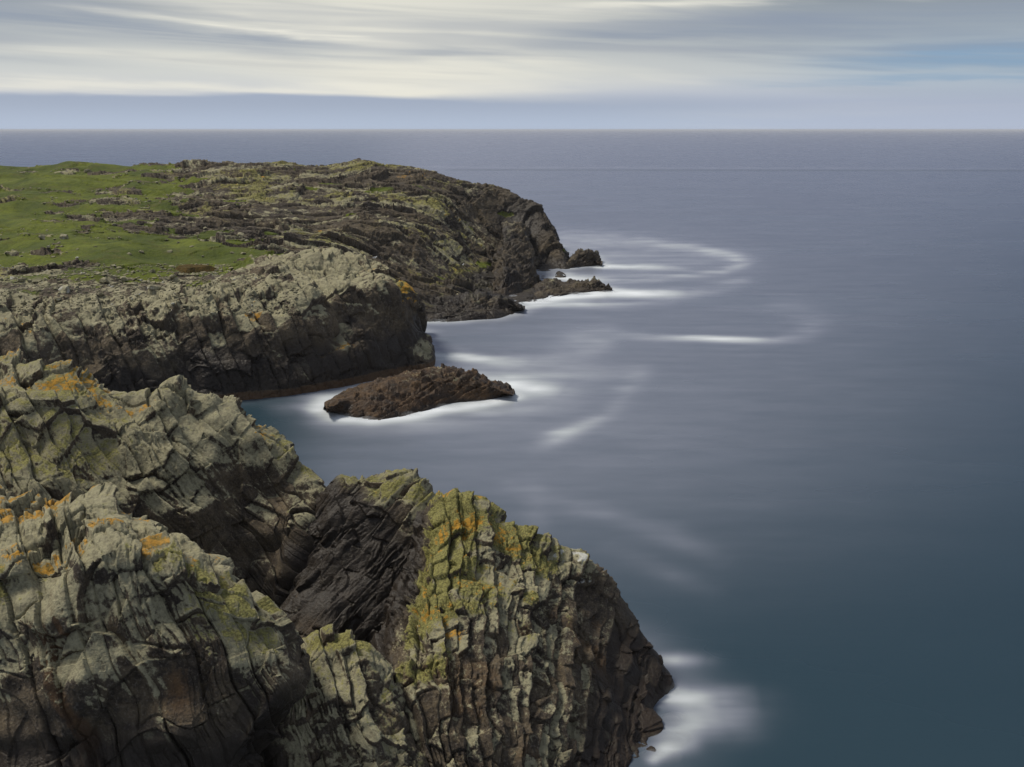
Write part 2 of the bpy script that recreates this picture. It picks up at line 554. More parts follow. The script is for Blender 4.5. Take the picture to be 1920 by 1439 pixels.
def rock_mass(name, net, fr, sizes, amps, mat, cover, seed, label, cat, kind=None, max_parts=200, dens=1.0,
              hidden_rows=(), hidden_cols=(), crack=(0.26, 0.06), macro=(7.0, 0.6), part_name='rock_block', rest_name='rock_face',
              soft=None, min_faces=45, group=None, warp=0.3):
    B = loft(net, dens, hidden_rows=hidden_rows, hidden_cols=hidden_cols)
    R, C = B.shape[:2]
    P0 = B[..., :3]
    N = grid_normals(blur(P0, 2))
    N = blur(N, 6)
    N /= np.linalg.norm(N, axis=2, keepdims=True) + 1e-9
    view = np.array((0, -30, CAM_H + 40.0)) - P0
    flip = (np.einsum('ijk,ijk->ij', N, view) > 0).mean() < 0.5
    if flip:
        N = -N
    P = P0.reshape(-1, 3).astype(f32)
    Nf = N.reshape(-1, 3).astype(f32)
    att = B[..., 3:].reshape(R * C, -1)
    rockw = np.ones(len(P), f32) if soft is None else soft(P, att).astype(f32)
    # broad bulges and hollows
    ms, ma = macro
    D = ma * fbm(P / ms, 3, seed) * 1.5
    cidm, vecm, m1, m2 = voronoi(P / (ms * 0.6) + 0.3 * fbm(P / ms, 2, seed + 50)[:, None], seed + 7)
    tm = np.stack([uh(cidm, s) - 0.5 for s in (1, 2, 3)], 1)
    D += ma * 0.9 * (np.einsum('ij,ij->i', tm, vecm) * 1.3 + (uh(cidm, 4) - 0.5) * 0.8) * (0.35 + 0.65 * rockw)
    # jointed blocks at two sizes
    q = joint_coords(P + warp * sizes[0][2] * np.stack([fbm(P / (2.5 * sizes[0][2]), 2, seed + s) for s in (11, 12, 13)], 1), fr)
    cid, fu, fv, fw, d, kb = bricks(q, sizes[0], seed + 20)
    face = 0.5 + 0.5 * sstep(Nf[:, 2], 0.35, 0.8)
    a1, a2, a3 = (a * face for a in amps)
    s0 = min(sizes[0])
    h = uh(cid, 5) - 0.5
    D1 = a1 * (0.75 * h + (uh(cid, 6) - 0.5) * fu * 1.2 + (uh(cid, 7) - 0.5) * fv * 1.2 + (0.35 + 0.9 * uh(cid, 8)) * fw * 0.9)
    D1 += a1 * 0.75 * (h01(kb, kb, kb, seed + 31) - 0.5)
    px_m = float(np.median(np.linalg.norm(P - np.array((0, 0, CAM_H)), axis=1))) / 983.0
    cw = max(crack[1] * s0, px_m * 1.1)
    brk = sstep(fbm(P / (3.2 * s0), 3, seed + 60), -0.15, 0.35)
    D1 -= crack[0] * s0 * np.exp(-(d / cw) ** 2) * (0.2 + 0.8 * uh(cid, 12) ** 2) * (0.45 + 0.55 * brk)
    cid2, fu2, fv2, fw2, d2, kb2 = bricks(q + 3.1, sizes[1], seed + 40)
    D2 = a2 * (0.9 * (uh(cid2, 5) - 0.5) + 0.9 * (h01(kb2, kb2, kb2, seed + 33) - 0.5) + (uh(cid2, 6) - 0.5) * fu2 * 1.6 + (uh(cid2, 7) - 0.5) * fv2 * 1.6 + (uh(cid2, 8) - 0.5) * fw2 * 1.6)
    brk = sstep(fbm(P / (3.2 * s0), 3, seed + 60), -0.15, 0.35)
    cw2 = max(crack[1] * min(sizes[1]), px_m * 0.9)
    D2 -= 0.9 * crack[0] * min(sizes[1]) * np.exp(-(d2 / cw2) ** 2) * (0.25 + 0.75 * brk) * (uh(cid2, 12) > 0.25)
    c3, v3, e1, e2 = voronoi(q / np.array([0.55 * sizes[1][0], 0.55 * sizes[1][1], 0.55 * sizes[1][2]], f32), seed + 80)
    t3 = np.stack([uh(c3, s) - 0.5 for s in (1, 2, 3)], 1)
    D3 = a3 * ((uh(c3, 4) - 0.5) * 0.8 + np.einsum('ij,ij->i', t3, v3) * 2.0)
    c4, v4, g1, g2 = voronoi(q / np.array([0.22 * sizes[1][0], 0.24 * sizes[1][1], 0.22 * sizes[1][2]], f32), seed + 85)
    t4 = np.stack([uh(c4, s) - 0.5 for s in (1, 2, 3)], 1)
    D3 += 0.5 * a3 * ((uh(c4, 4) - 0.5) * 1.0 + np.einsum('ij,ij->i', t4, v4) * 2.0) * np.clip(0.2 + 1.2 * fbm(P / (1.7 * s0), 2, seed + 91), 0, 1)
    small = (0.15 + 0.85 * brk)
    D = D + rockw * (D1 + D2 * small + D3 * (0.45 + 0.55 * brk)) + (1 - rockw) * 0.35 * a1 * fbm(P / (5 * s0), 3, seed + 95)
    D = D * (0.3 + 0.7 * sstep(P[:, 2], -0.5, 2.5))
    Pn = P + Nf * D[:, None]
    # normals of the finished surface, for where lichens sit and tops are painted lighter
    G3 = Pn.reshape(R, C, 3)
    nn = grid_normals(blur(G3, 1)).reshape(-1, 3)
    if flip:
        nn = -nn
    Nz = blur(nn.reshape(R, C, 3), 2).reshape(-1, 3)[:, 2]
    upf = blur(nn.reshape(R, C, 3), 1).reshape(-1, 3)[:, 2]
    px, py = project(P)
    ctx = dict(upf=upf, P=Pn, P0=P, N=Nf, up=Nz, nz0=Nf[:, 2], att=att, D=D1, D2=D2, rnd=uh(cid, 14), h=h + 0.5,
               n1=fbm(P / (3.0 * s0), 3, seed + 101), n2=fbm(P / (9.0 * s0), 3, seed + 102), px=px, py=py, rockw=rockw, q=q,
               crack=np.exp(-(d / (2 * cw)) ** 2))
    cov, gnd = cover(ctx)
    cov[:, 0] = np.clip(cov[:, 0] + (cov[:, 0] > 0.02) * (0.42 * sstep(upf, -0.05, 0.65) - 0.30 + 0.30 * (ctx['rnd'] - 0.5)), 0, 1)  # lichen by slope, also painting tops lighter and sides darker for contrast
    cov[:, 1] = np.clip(cov[:, 1] + (cov[:, 1] > 0.05) * (0.30 * sstep(upf, 0.0, 0.6) - 0.2), 0, 1)
    gnd[:, 2] = np.clip(0.65 * ctx['rnd'] + 0.35 * uh(cid2, 15), 0, 1)
    quads = grid_quads(R, C, not flip)
    origin = Vector(np.array(net, float)[..., :3].reshape(-1, 3).mean(0))
    origin.z = 0.0
    root = empty(name, origin)
    tag(root, label, cat, group, kind)
    # split the blocks out
    fid = cid[quads[:, 0]].astype(np.int64)
    vis = np.ones(len(quads), bool)
    if soft is not None:
        vis &= rockw[quads[:, 0]] > 0.5
    ctr = Pn[quads[:, 0]]
    fn = nn[quads[:, 0]]
    vw = np.array((0, 0, CAM_H)) - ctr
    vis &= (np.einsum('ij,ij->i', fn, vw) > -0.2) & (ctr[:, 2] > 0.1)
    fx, fy = project(ctr)
    vis &= (fx > -10) & (fx < 1930) & (fy < 1450)
    ids, inv, cnt = np.unique(np.where(vis, fid, -1), return_inverse=True, return_counts=True)
    order = [k for k in np.argsort(-cnt) if ids[k] != -1 and cnt[k] >= min_faces][:max_parts]
    lut = np.full(len(ids), len(order))
    for r_, k in enumerate(order):
        lut[k] = r_
    fpart = lut[inv]
    C1 = C - 1
    for r_ in range(len(order)):              # keep each block in one piece
        todo = set(np.where(fpart == r_)[0].tolist())
        best = []
        while todo:
            st = [todo.pop()]
            got = list(st)
            while st:
                a = st.pop()
                for b in (a - C1, a + C1, a - 1 if a % C1 else -1, a + 1 if (a + 1) % C1 else -1):
                    if b in todo:
                        todo.remove(b)
                        got.append(b)
                        st.append(b)
            if len(got) > len(best):
                if best:
                    fpart[best] = len(order)
                best = got
            else:
                fpart[got] = len(order)
    srt = np.argsort(fpart, kind='stable')
    bounds = np.searchsorted(fpart[srt], np.arange(len(order) + 2))
    for r_ in range(len(order) + 1):
        f = srt[bounds[r_]:bounds[r_ + 1]]
        if not len(f):
            continue
        qd = quads[f]
        uv, ix = np.unique(qd, return_inverse=True)
        last = r_ == len(order)
        ob = link_mesh(rest_name if last else part_name, Pn[uv], ix.reshape(-1, 4), {'cover': cov[uv], 'ground': gnd[uv]}, mat, root, tuple(origin))
        if last:
            ob['kind'] = 'stuff'
    return dict(P=Pn, N=nn, R=R, C=C, root=root, att=att, rockw=rockw, grass=gnd[:, 0])


def pack(n, lich=0, moss=0, orng=0, wet_shade=0, grass=0, rust=0, pale=0):
    c = np.zeros((n, 4), f32)
    gd = np.zeros((n, 4), f32)
    for k, v in enumerate((lich, moss, orng, wet_shade)):
        c[:, k] = np.clip(v, 0, 1)
    gd[:, 0] = np.clip(grass, 0, 1)
    gd[:, 1] = np.clip(rust, 0, 1)
    gd[:, 3] = np.clip(pale, 0, 1)
    return c, gd


def blob(c, x, y, rx, ry):
    """soft mask round a place, given in the photograph's pixels (the place itself is fixed on the rock)"""
    return np.exp(-(((c['px'] - x) / rx) ** 2 + ((c['py'] - y) / ry) ** 2))


def back(row, dy, z):
    """a hidden row behind a crest: dy further away, at height z (a number or a drop below the crest)"""
    return [(p[0] * (p[1] + dy) / p[1], p[1] + dy, z) for p in row]


def under(row, dy, z):
    return [(p[0], p[1] + dy, z) for p in row]


def vr(*pts):
    return [V(*p) for p in pts]


# ------------------------------------------------------------------ headland with the far cliffs
# (px, py, distance, rock share)
def vw(*pts):
    return [V(*p[:3]) + (p[3],) for p in pts]


h0 = vw((-420, 320, 362, .2), (-60, 318, 362, .1), (60, 313, 360, .25), (145, 306, 355, .45), (215, 312, 352, .05), (295, 315, 350, .35), (420, 308, 345, .95), (560, 310, 345, .95), (640, 308, 345, 1), (780, 321, 340, 1), (880, 340, 335, 1), (950, 357, 331, 1), (1005, 381, 323, 1), (1034, 420, 313, 1), (1054, 466, 304, 1), (1070, 503, 294, 1))
h1 = vw((-420, 345, 315, .05), (-60, 345, 315, .05), (60, 345, 313, .1), (145, 348, 310, .15), (215, 350, 308, .3), (295, 350, 307, .45), (420, 350, 305, .9), (540, 352, 305, 1), (640, 352, 304, 1), (750, 362, 303, 1), (835, 378, 303, 1), (885, 405, 310, 1), (935, 435, 311, 1), (975, 470, 304, 1), (1010, 495, 296, 1), (1040, 512, 288, 1))
h2 = vw((-420, 390, 270, .1), (-60, 390, 270, .1), (60, 392, 268, .3), (145, 395, 267, .45), (215, 396, 266, .5), (295, 396, 265, .6), (400, 398, 265, .85), (520, 402, 266, 1), (620, 404, 268, 1), (720, 412, 270, 1), (795, 425, 272, 1), (850, 455, 274, 1), (900, 492, 275, 1), (945, 515, 272, 1), (985, 532, 268, 1), (1015, 545, 250, 1))
h3 = vw((-420, 425, 238, .15), (-60, 428, 238, .1), (60, 430, 237, .15), (145, 430, 237, .3), (215, 430, 238, .4), (295, 430, 240, .6), (390, 430, 242, .8), (490, 432, 245, .95), (580, 434, 247, 1), (670, 442, 250, 1), (740, 462, 251, 1), (800, 495, 250, 1), (850, 522, 247, 1), (900, 545, 242, 1), (945, 562, 235, 1), (980, 576, 226, 1))
h4 = vw((-420, 460, 210, .2), (-60, 463, 210, .35), (60, 462, 211, .2), (145, 462, 212, .15), (215, 460, 214, .15), (295, 455, 218, .1), (385, 452, 222, .1), (470, 452, 228, .4), (560, 458, 233, .9), (640, 472, 236, 1), (710, 497, 237, 1), (765, 525, 235, 1), (815, 552, 228, 1), (860, 570, 222, 1), (905, 585, 216, 1), (935, 594, 213, 1))
h5 = vw((-420, 500, 183, .45), (-60, 500, 183, .45), (60, 500, 184, .3), (145, 500, 185, .3), (215, 500, 186, .15), (295, 497, 189, .0), (370, 492, 194, .0), (440, 486, 200, .1), (520, 483, 206, .5), (600, 490, 212, 1), (680, 515, 217, 1), (735, 545, 217, 1), (780, 572, 213, 1), (820, 588, 211, 1), (850, 597, 210, 1), (870, 603, 209, 1))
h6 = vw((-420, 530, 171, .7), (-60, 530, 171, .7), (60, 530, 172, .65), (145, 530, 173, .6), (215, 530, 174, .6), (295, 528, 176, .55), (370, 523, 180, .5), (430, 515, 186, .5), (500, 510, 191, .7), (580, 520, 196, 1), (660, 545, 200, 1), (715, 570, 204, 1), (750, 592, 206, 1), (775, 606, 207, 1), (790, 612, 206, 1), (800, 618, 204, 1))


def low(row, dy, z):
    return [(p[0], p[1] + dy, z, p[3]) for p in row]


h_back1 = [(p[0] * 1.04, p[1] + 14, p[2] - 3 if p[2] > 6 else p[2] * 0.4, p[3]) for p in h0]
h_back2 = [(p[0] * 1.10, p[1] + 34, min(p[2] * 0.5 - 2, 8) if p[2] > 6 else -2, p[3]) for p in h0]
h_back3 = [(p[0] * 1.14, p[1] + 44, -3, p[3]) for p in h0]
h7 = [(p[0], p[1] - 8, min(p[2] - 2.5, 6) if p[2] > 5 else -1.5, p[3]) for p in h6]
h8 = [(p[0], p[1] - 12, -3, p[3]) for p in h6]
net = [h_back3, h_back2, h_back1, h0, h1, h2, h3, h4, h5, h6, h7, h8]
for r in net:                                   # close the seaward end under the water
    p = r[-1]
    r.append((p[0] + 3.0, p[1] - 2.0, -3.0, 1))


def head_soft(P, att):
    n = fbm(P / 9.0, 4, 301, 0.6) * 0.8 + 0.75 * fbm(np.stack([P[:, 0] / 26, P[:, 1] / 7, P[:, 2] / 4], 1), 3, 302)
    return sstep(att[:, 0] + 0.02 + 0.66 * n, 0.40, 0.62)


def head_cover(c):
    z, up, nz0 = c['P'][:, 2], c['up'], c['nz0']
    low_ = sstep(z + 2.0 * c['n1'], 5.0, 0.8)
    steep = sstep(nz0, 0.75, 0.35)
    lich = 0.22 * sstep(up, 0.3, 0.85) * (1 - 0.85 * steep) + 0.25 * (c['rnd'] - 0.5) + 0.3 * c['n2'] - low_ - 0.4 * blob(c, 985, 430, 75, 75)
    moss = 0.27 * sstep(up, 0.5, 0.9) * (1 - steep) + 0.35 * c['n2'] * (1 - steep) - 0.4 * blob(c, 985, 430, 90, 70)
    orng = np.maximum(0.22 * sstep(up, 0.55, 0.9) * sstep(c['n2'] + 0.4 * c['n1'], 0.15, 0.5),
                      0.36 * np.maximum(blob(c, 850, 410, 70, 22), np.maximum(blob(c, 760, 330, 90, 12), np.maximum(blob(c, 600, 426, 60, 7), blob(c, 960, 430, 30, 25)))) * sstep(up, 0.3, 0.8))
    wet_shade = 0.75 * low_ + 0.36 * steep + 0.75 * blob(c, 975, 430, 80, 80)  # tide damp, plus shade painted on steep faces and the hollow seaward end
    rust = 0.35 * steep + 0.5 * low_ * sstep(c['n1'], -0.1, 0.3)
    g_ = (1 - c['rockw']) * 1.0 + 0.35 * sstep(up, 0.7, 0.95) * sstep(1.0 - c['att'][:, 0], 0.0, 0.5)
    # stony ground without turf, nearest the camera
    scree = sstep(c['P'][:, 1], 184, 175) * sstep(c['px'], 560, 420)
    g_ = g_ - 0.75 * scree
    return pack(len(z), lich + 0.5 * scree, moss, orng, wet_shade, g_, rust)


HEAD = rock_mass('headland', net, frame((0.94, 0.25, 0.12), (-0.25, -0.78, 0.55)), ((11.0, 6.0, 2.6), (3.2, 2.2, 0.85)), (1.0, 0.6, 0.32),
                 M_FAR, head_cover, 3, 'long rocky headland with green turf on its left half, running out to the sea', 'headland',
                 kind='structure', max_parts=260, dens=1.15, hidden_rows=(0, 1, 9, 10), macro=(22.0, 1.3), soft=head_soft, rest_name='turf_slope', min_faces=40)

# ------------------------------------------------------------------ middle cliff
m_crest = vr((-420, 530, 172), (-100, 530, 172), (60, 528, 173), (180, 524, 175), (300, 522, 178), (400, 518, 182), (470, 493, 185), (560, 474, 187), (635, 480, 186), (695, 495, 183), (735, 515, 180), (760, 540, 178))
m_b1 = vr((-420, 530, 176), (-100, 530, 176), (60, 528, 177), (180, 524, 179), (300, 520, 182), (400, 515, 187), (470, 496, 190), (560, 482, 193), (635, 490, 192), (695, 510, 189), (735, 535, 186), (765, 560, 183))
m_b2 = [(p[0], p[1] + 6, p[2] - 5) for p in m_b1]
m_b3 = [(p[0], p[1] + 8, -3) for p in m_b1]
m_r2 = vr((-420, 560, 156), (-100, 560, 156), (60, 556, 156.5), (180, 551, 158), (300, 550, 160), (400, 545, 162), (480, 522, 166), (560, 512, 170), (640, 510, 173), (700, 516, 175), (748, 530, 176), (774, 552, 175.5))
m_f3 = [S(*p) for p in ((-420, 768, .6), (-100, 768, .6), (60, 765, .6), (180, 759, .6), (300, 754, .6), (400, 749, .6), (480, 741, .6), (560, 732, .6), (640, 718, .6), (705, 706, .6), (762, 694, .6), (794, 688, .6))]


def over_foot(pix, up):
    return [V(x, y, f[1] + u) for (x, y), f, u in zip(pix, m_f3, up)]


m_lip = over_foot(((-420, 605), (-100, 605), (60, 603), (180, 590), (300, 583), (400, 577), (480, 565), (560, 552), (640, 538), (705, 540), (752, 553), (780, 575)), (8.5, 8.5, 8.5, 8.5, 8.5, 8.5, 8.5, 8.5, 8.5, 8.5, 8.5, 8.5))
m_f1 = over_foot(((-420, 650), (-100, 650), (60, 645), (180, 632), (300, 622), (400, 615), (480, 605), (560, 593), (640, 578), (705, 570), (750, 568), (768, 577)), (5, 5, 5, 5, 5, 5, 5, 5.2, 5.6, 6, 7, 7.5))
m_f2 = over_foot(((-420, 710), (-100, 710), (60, 705), (180, 692), (300, 683), (400, 678), (480, 668), (560, 655), (640, 640), (705, 628), (752, 620), (772, 628)), (2.0, 2.0, 2.0, 2.0, 2.0, 2.0, 2.1, 2.3, 2.6, 3.0, 4.0, 5.0))
m_f4 = [(p[0], p[1] - 2.0, -3.0) for p in m_f3]
net = [m_b3, m_b2, m_b1, m_crest, m_r2, m_lip, m_f1, m_f2, m_f3, m_f4]
for r in net:
    p = r[-1]
    r.append((p[0] + 1.0, p[1] + 5.0, p[2] * 0.8 if p[2] > 0 else p[2]))
    r.append((p[0] - 1.0, p[1] + 12.0, -3.0))


def mid_soft(P, att):
    x, y = project(P)
    edge = 155.0 + 0.017 * (x - 60) + 1.6 * fbm(P / 6.0, 3, 311)
    return 1 - sstep(P[:, 1] - edge, 0.0, 3.5) * sstep(x + 25 * fbm(P / 7.0, 2, 312), 520, 400)


def mid_cover(c):
    z, up, nz0 = c['P'][:, 2], c['up'], c['nz0']
    low_ = sstep(z + 1.2 * c['n1'], 2.6, 0.5)
    face = sstep(nz0 + 0.30 * c['n1'] + 0.2 * (c['rnd'] - 0.5), 0.80, 0.42)
    lich = 0.42 * sstep(up, 0.2, 0.8) * (1 - 0.8 * face) + 0.16 * sstep(z, 7, 13) + 0.3 * (c['rnd'] - 0.5) + 0.2 * c['n2'] - low_
    nose = blob(c, 760, 548, 30, 38)
    orng = 0.5 * sstep(up, 0.5, 0.9) * sstep(c['n2'] + 0.5 * c['n1'], 0.2, 0.55) + 0.62 * nose * sstep(up + 0.8 * c['n1'], -0.1, 0.7) + 0.5 * blob(c, 480, 585, 30, 20) * sstep(c['n1'], -0.1, 0.2)
    wet_shade = 0.7 * low_ + face * (0.27 + 0.42 * sstep(z + 2.5 * c['n1'], 9.5, 4.5)) + 0.35 * sstep(c['n1'] + c['n2'], -0.2, -0.7) * face  # tide damp, plus shade painted into the steep face
    rust = 0.85 * sstep(z + 0.8 * c['n1'], 1.9, 0.7) + 0.25 * face * sstep(c['n1'], 0.1, 0.4) + 0.4 * nose
    grass = 0.75 * sstep(up, 0.6, 0.95) * sstep(c['P'][:, 1], 171, 177) * sstep(c['px'], 500, 380) * sstep(c['n2'] + 0.3 * c['n1'], 0.0, 0.35)
    grass = grass + 0.6 * blob(c, 450, 500, 45, 16) * sstep(c['n1'], -0.3, 0.2)
    wet_shade = np.where(z < 1.2, np.minimum(wet_shade, 0.35), wet_shade)
    scree = 1 - c['rockw']
    grass = grass + scree * (0.30 + 0.5 * c['n1'] + 0.4 * c['n2'] + 0.25 * sstep(c['P'][:, 1], 168, 178))
    lich = lich * (1 - 0.45 * scree)
    orng = orng * (1 - scree)
    return pack(len(z), lich, 0.15 * sstep(up, .5, .9) + 0.2 * c['n2'] + 0.6 * nose, orng, wet_shade * (1 - 0.8 * nose), grass, rust)


MIDC = rock_mass('middle_cliff', net, frame((0.18, 0.12, -0.97), (0.85, 0.45, 0.2)), ((5.0, 3.8, 2.1), (1.9, 1.4, 0.75)), (1.05, 0.4, 0.22),
                 M_MID, mid_cover, 5, 'broken dark cliff with pale stony top, behind the brown islet and still inlet', 'cliff',
                 max_parts=290, dens=1.1, hidden_rows=(0, 1, 2), macro=(11.0, 1.0), soft=mid_soft, crack=(0.26, 0.06))

# ------------------------------------------------------------------ back left buttress
b_c = vr((-420, 645, 80), (-110, 662, 80), (20, 674, 79.5), (130, 690, 79), (250, 731, 79.5), (370, 742, 80), (440, 768, 81), (500, 806, 81), (558, 858, 80.5), (604, 914, 79))
b_b1 = [(p[0] * 1.04, p[1] + 3.5, p[2] - 2.5) for p in b_c]
b_b2 = [(p[0] * 1.07, p[1] + 6.5, p[2] * 0.35) for p in b_c]
b_b3 = [(p[0] * 1.08, p[1] + 7.5, -3) for p in b_c]
b_1 = vr((-420, 735, 74.5), (-110, 740, 75), (20, 748, 75), (130, 765, 75), (230, 795, 75.5), (335, 812, 76), (420, 838, 77), (488, 878, 77.5), (548, 930, 77), (588, 968, 76))
b_2 = vr((-420, 830, 70), (-110, 830, 70.5), (20, 842, 71), (120, 862, 71), (215, 888, 71.5), (310, 903, 72.5), (400, 930, 74.2), (472, 965, 75), (530, 1005, 74.8), (566, 1032, 74)) 
b_3 = vr((-420, 930, 67), (-110, 930, 67), (20, 935, 67.5), (120, 950, 68), (210, 968, 69), (310, 990, 70.5), (398, 1020, 72), (466, 1050, 73), (518, 1075, 73), (546, 1085, 73))
b_4 = vr((-420, 1020, 65), (-110, 1020, 65), (20, 1030, 65.5), (120, 1040, 66.2), (210, 1060, 67.2), (310, 1080, 68.8), (398, 1105, 70.2), (458, 1125, 71.2), (503, 1140, 71.8), (528, 1147, 72))
b_5 = [(p[0], p[1] - 2.0, -1.0) for p in b_4]
b_6 = [(p[0], p[1] - 2.2, -3) for p in b_4]
net = [b_b3, b_b2, b_b1, b_c, b_1, b_2, b_3, b_4, b_5, b_6]
for r in net:
    p = r[-1]
    r.append((p[0] + 1.2, p[1] + 3.0, p[2] * 0.8 if p[2] > 0 else p[2]))


def b_cover(c):
    z, up = c['P'][:, 2], c['up']
    hgt = sstep(z + 1.6 * c['n2'] + 0.8 * c['n1'] - 0.010 * (c['px'] - 200), 6.5, 13.0)
    lich = 0.12 + 0.50 * hgt + 0.32 * sstep(up, 0.25, 0.75) * sstep(z, 7, 12) + 0.35 * (c['rnd'] - 0.5) + 0.15 * c['n1']
    moss = 0.24 * hgt + 0.22 * sstep(up, 0.5, 0.9) + 0.45 * c['n2'] - 0.12
    orng = 0.58 * sstep(c['upf'], 0.35, 0.8) * sstep(c['py'] - np.interp(c['px'], [0, 250, 440, 600], [674, 731, 768, 914]), 85, 35) * sstep(c['px'], 560, 470) * sstep(c['n2'] + 0.7 * c['n1'], -0.05, 0.4)
    wet_shade = 0.6 * blob(c, 565, 1060, 45, 90) + 0.62 * sstep(z + 1.2 * c['n1'], 7.5, 2.0) + 0.25 * sstep(z, 11, 5) * sstep(c['n1'], 0.2, -0.3)  # paints the black shade of the cleft, and darkens lower rock
    rust = 0.15 + 0.28 * sstep(c['n1'] + 0.6 * c['n2'], 0.15, 0.5) * (1 - hgt)
    return pack(len(z), lich, moss, orng, wet_shade, 0, rust)


rock_mass('rock_buttress', net, frame((0.62, -0.15, -0.77), (0.75, 0.25, 0.6)), ((4.2, 2.7, 1.25), (1.8, 1.1, 0.42)), (0.78, 0.24, 0.11),
          M_NEAR, b_cover, 8, 'grey slabby buttress between the nearest buttress and the inlet, sloping to the dark cleft', 'rock buttress',
          max_parts=270, dens=1.3, hidden_rows=(0, 1, 2), macro=(6.5, 0.85), group='grey rock buttresses on the left')

# ------------------------------------------------------------------ dark slab in the cleft
d_c = vr((596, 928, 77), (640, 894, 77), (690, 896, 76.5), (740, 889, 76), (790, 904, 75), (818, 940, 74), (840, 965, 73))
d_b1 = [(p[0] * 1.03, p[1] + 3, p[2] - 2.5) for p in d_c]
d_b2 = [(p[0] * 1.06, p[1] + 6, 3.0) for p in d_c]
d_b3 = [(p[0] * 1.07, p[1] + 7, -3) for p in d_c]
d_1 = vr((574, 990, 75), (618, 958, 74.5), (668, 960, 73.8), (718, 956, 73.3), (770, 972, 72.3), (800, 1000, 71.3), (818, 1015, 70.5))
d_2 = vr((550, 1070, 73), (596, 1048, 72), (642, 1048, 71), (690, 1050, 70.2), (735, 1060, 69.7), (765, 1080, 69), (788, 1090, 68.5))
d_3 = vr((530, 1140, 70.5), (572, 1134, 68.8), (613, 1134, 67.8), (655, 1140, 67.2), (690, 1150, 67), (722, 1165, 66.5), (745, 1175, 66))
d_4 = vr((518, 1205, 67.5), (556, 1202, 65.8), (597, 1206, 65.1), (637, 1212, 64.8), (672, 1220, 64.6), (700, 1232, 64.3), (724, 1240, 63.8))
d_5 = [(p[0], p[1] - 2.5, 0.5) for p in d_4]
d_6 = [(p[0], p[1] - 3, -3) for p in d_4]
net = [d_b3, d_b2, d_b1, d_c, d_1, d_2, d_3, d_4, d_5, d_6]
net = [[(r[0][0] - 0.8, r[0][1] + 4.0, r[0][2] * 0.8 if r[0][2] > 0 else r[0][2])] + r for r in net]


def d_cover(c):
    z, up = c['P'][:, 2], c['up']
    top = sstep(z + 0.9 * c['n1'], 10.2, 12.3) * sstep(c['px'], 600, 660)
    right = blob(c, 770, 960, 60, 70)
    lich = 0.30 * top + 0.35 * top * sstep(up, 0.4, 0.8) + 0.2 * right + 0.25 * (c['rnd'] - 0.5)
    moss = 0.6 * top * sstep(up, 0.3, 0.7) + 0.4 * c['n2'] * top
    wet_shade = 0.95 * (1 - 0.8 * top) * (1 - 0.7 * right) - 0.45 * blob(c, 580, 1180, 75, 55)
    rust = 0.3 * right + 0.5 * blob(c, 585, 1180, 80, 60)
    orng = 0.25 * top * sstep(up, 0.4, 0.8) + 0.25 * blob(c, 560, 1120, 20, 30)
    return pack(len(z), lich, moss, orng, wet_shade, 0, rust)


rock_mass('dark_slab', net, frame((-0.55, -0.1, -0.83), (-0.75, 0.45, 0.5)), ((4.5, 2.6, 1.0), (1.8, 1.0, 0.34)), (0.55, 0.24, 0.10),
          M_NEAR, d_cover, 13, 'black damp slab leaning at the back of the cleft beside the mossy ridge', 'rock slab',
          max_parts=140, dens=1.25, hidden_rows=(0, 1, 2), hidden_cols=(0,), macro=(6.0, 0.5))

# ------------------------------------------------------------------ mossy ridge on the right
r0 = vr((796, 962, 71.5), (815, 940, 69.8), (850, 930, 69), (898, 942, 68.5), (958, 982, 68), (1040, 1018, 68), (1130, 1080, 67.5), (1190, 1160, 67), (1240, 1250, 66), (1262, 1284, 65))
r1 = vr((772, 1020, 67.5), (808, 985, 66.4), (842, 978, 65.8), (892, 995, 65.5), (950, 1030, 65.2), (1020, 1068, 65.2), (1095, 1120, 65.2), (1160, 1195, 65), (1213, 1262, 64.6), (1240, 1306, 63.5))
r2 = vr((738, 1100, 64.5), (775, 1068, 63), (817, 1054, 62.3), (870, 1062, 62), (930, 1088, 62), (1000, 1130, 62), (1070, 1178, 62.2), (1135, 1240, 62.2), (1190, 1300, 62), (1226, 1336, 61.6))
r3 = vr((705, 1178, 62), (745, 1150, 60), (790, 1134, 59), (850, 1138, 58.8), (915, 1163, 58.8), (980, 1198, 59), (1050, 1243, 59.3), (1120, 1295, 59.6), (1185, 1345, 60), (1248, 1358, 60.2))
r4 = vr((682, 1235, 59.3), (725, 1222, 57.2), (770, 1212, 56), (835, 1218, 55.7), (905, 1243, 55.7), (975, 1278, 56), (1045, 1315, 56.6), (1120, 1355, 57.4), (1195, 1385, 58.2), (1266, 1380, 59))
r5 = vr((690, 1320, 56), (735, 1310, 54.2), (780, 1302, 53.2), (840, 1306, 53), (910, 1326, 53.1), (980, 1358, 53.6), (1050, 1388, 54.3), (1120, 1412, 55.3), (1190, 1428, 56.2), (1242, 1418, 57))
r6 = vr((725, 1410, 52.6), (755, 1410, 51.4), (795, 1408, 50.8), (850, 1416, 50.7), (920, 1436, 50.8), (990, 1458, 51.4), (1060, 1478, 52.2), (1130, 1490, 53), (1190, 1485, 54), (1228, 1455, 55))
r7 = [(p[0], p[1] - 2.5, max(p[2] - 3.0, -1.0) if p[2] > 3 else -1.0) for p in r6]
r8 = [(p[0], p[1] - 4, -3) for p in r6]
rb1 = [(p[0] * 1.03 + 0.4, p[1] + 3, p[2] - 3 if p[2] > 3 else -1.2) for p in r0]
rb2 = [(p[0] * 1.06 + 0.5, p[1] + 6, -3) for p in r0]
net = [rb2, rb1, r0, r1, r2, r3, r4, r5, r6, r7, r8]
for r in net:
    p = r[-1]
    r.append((p[0] + 0.5, p[1] - 0.2, -4.0))
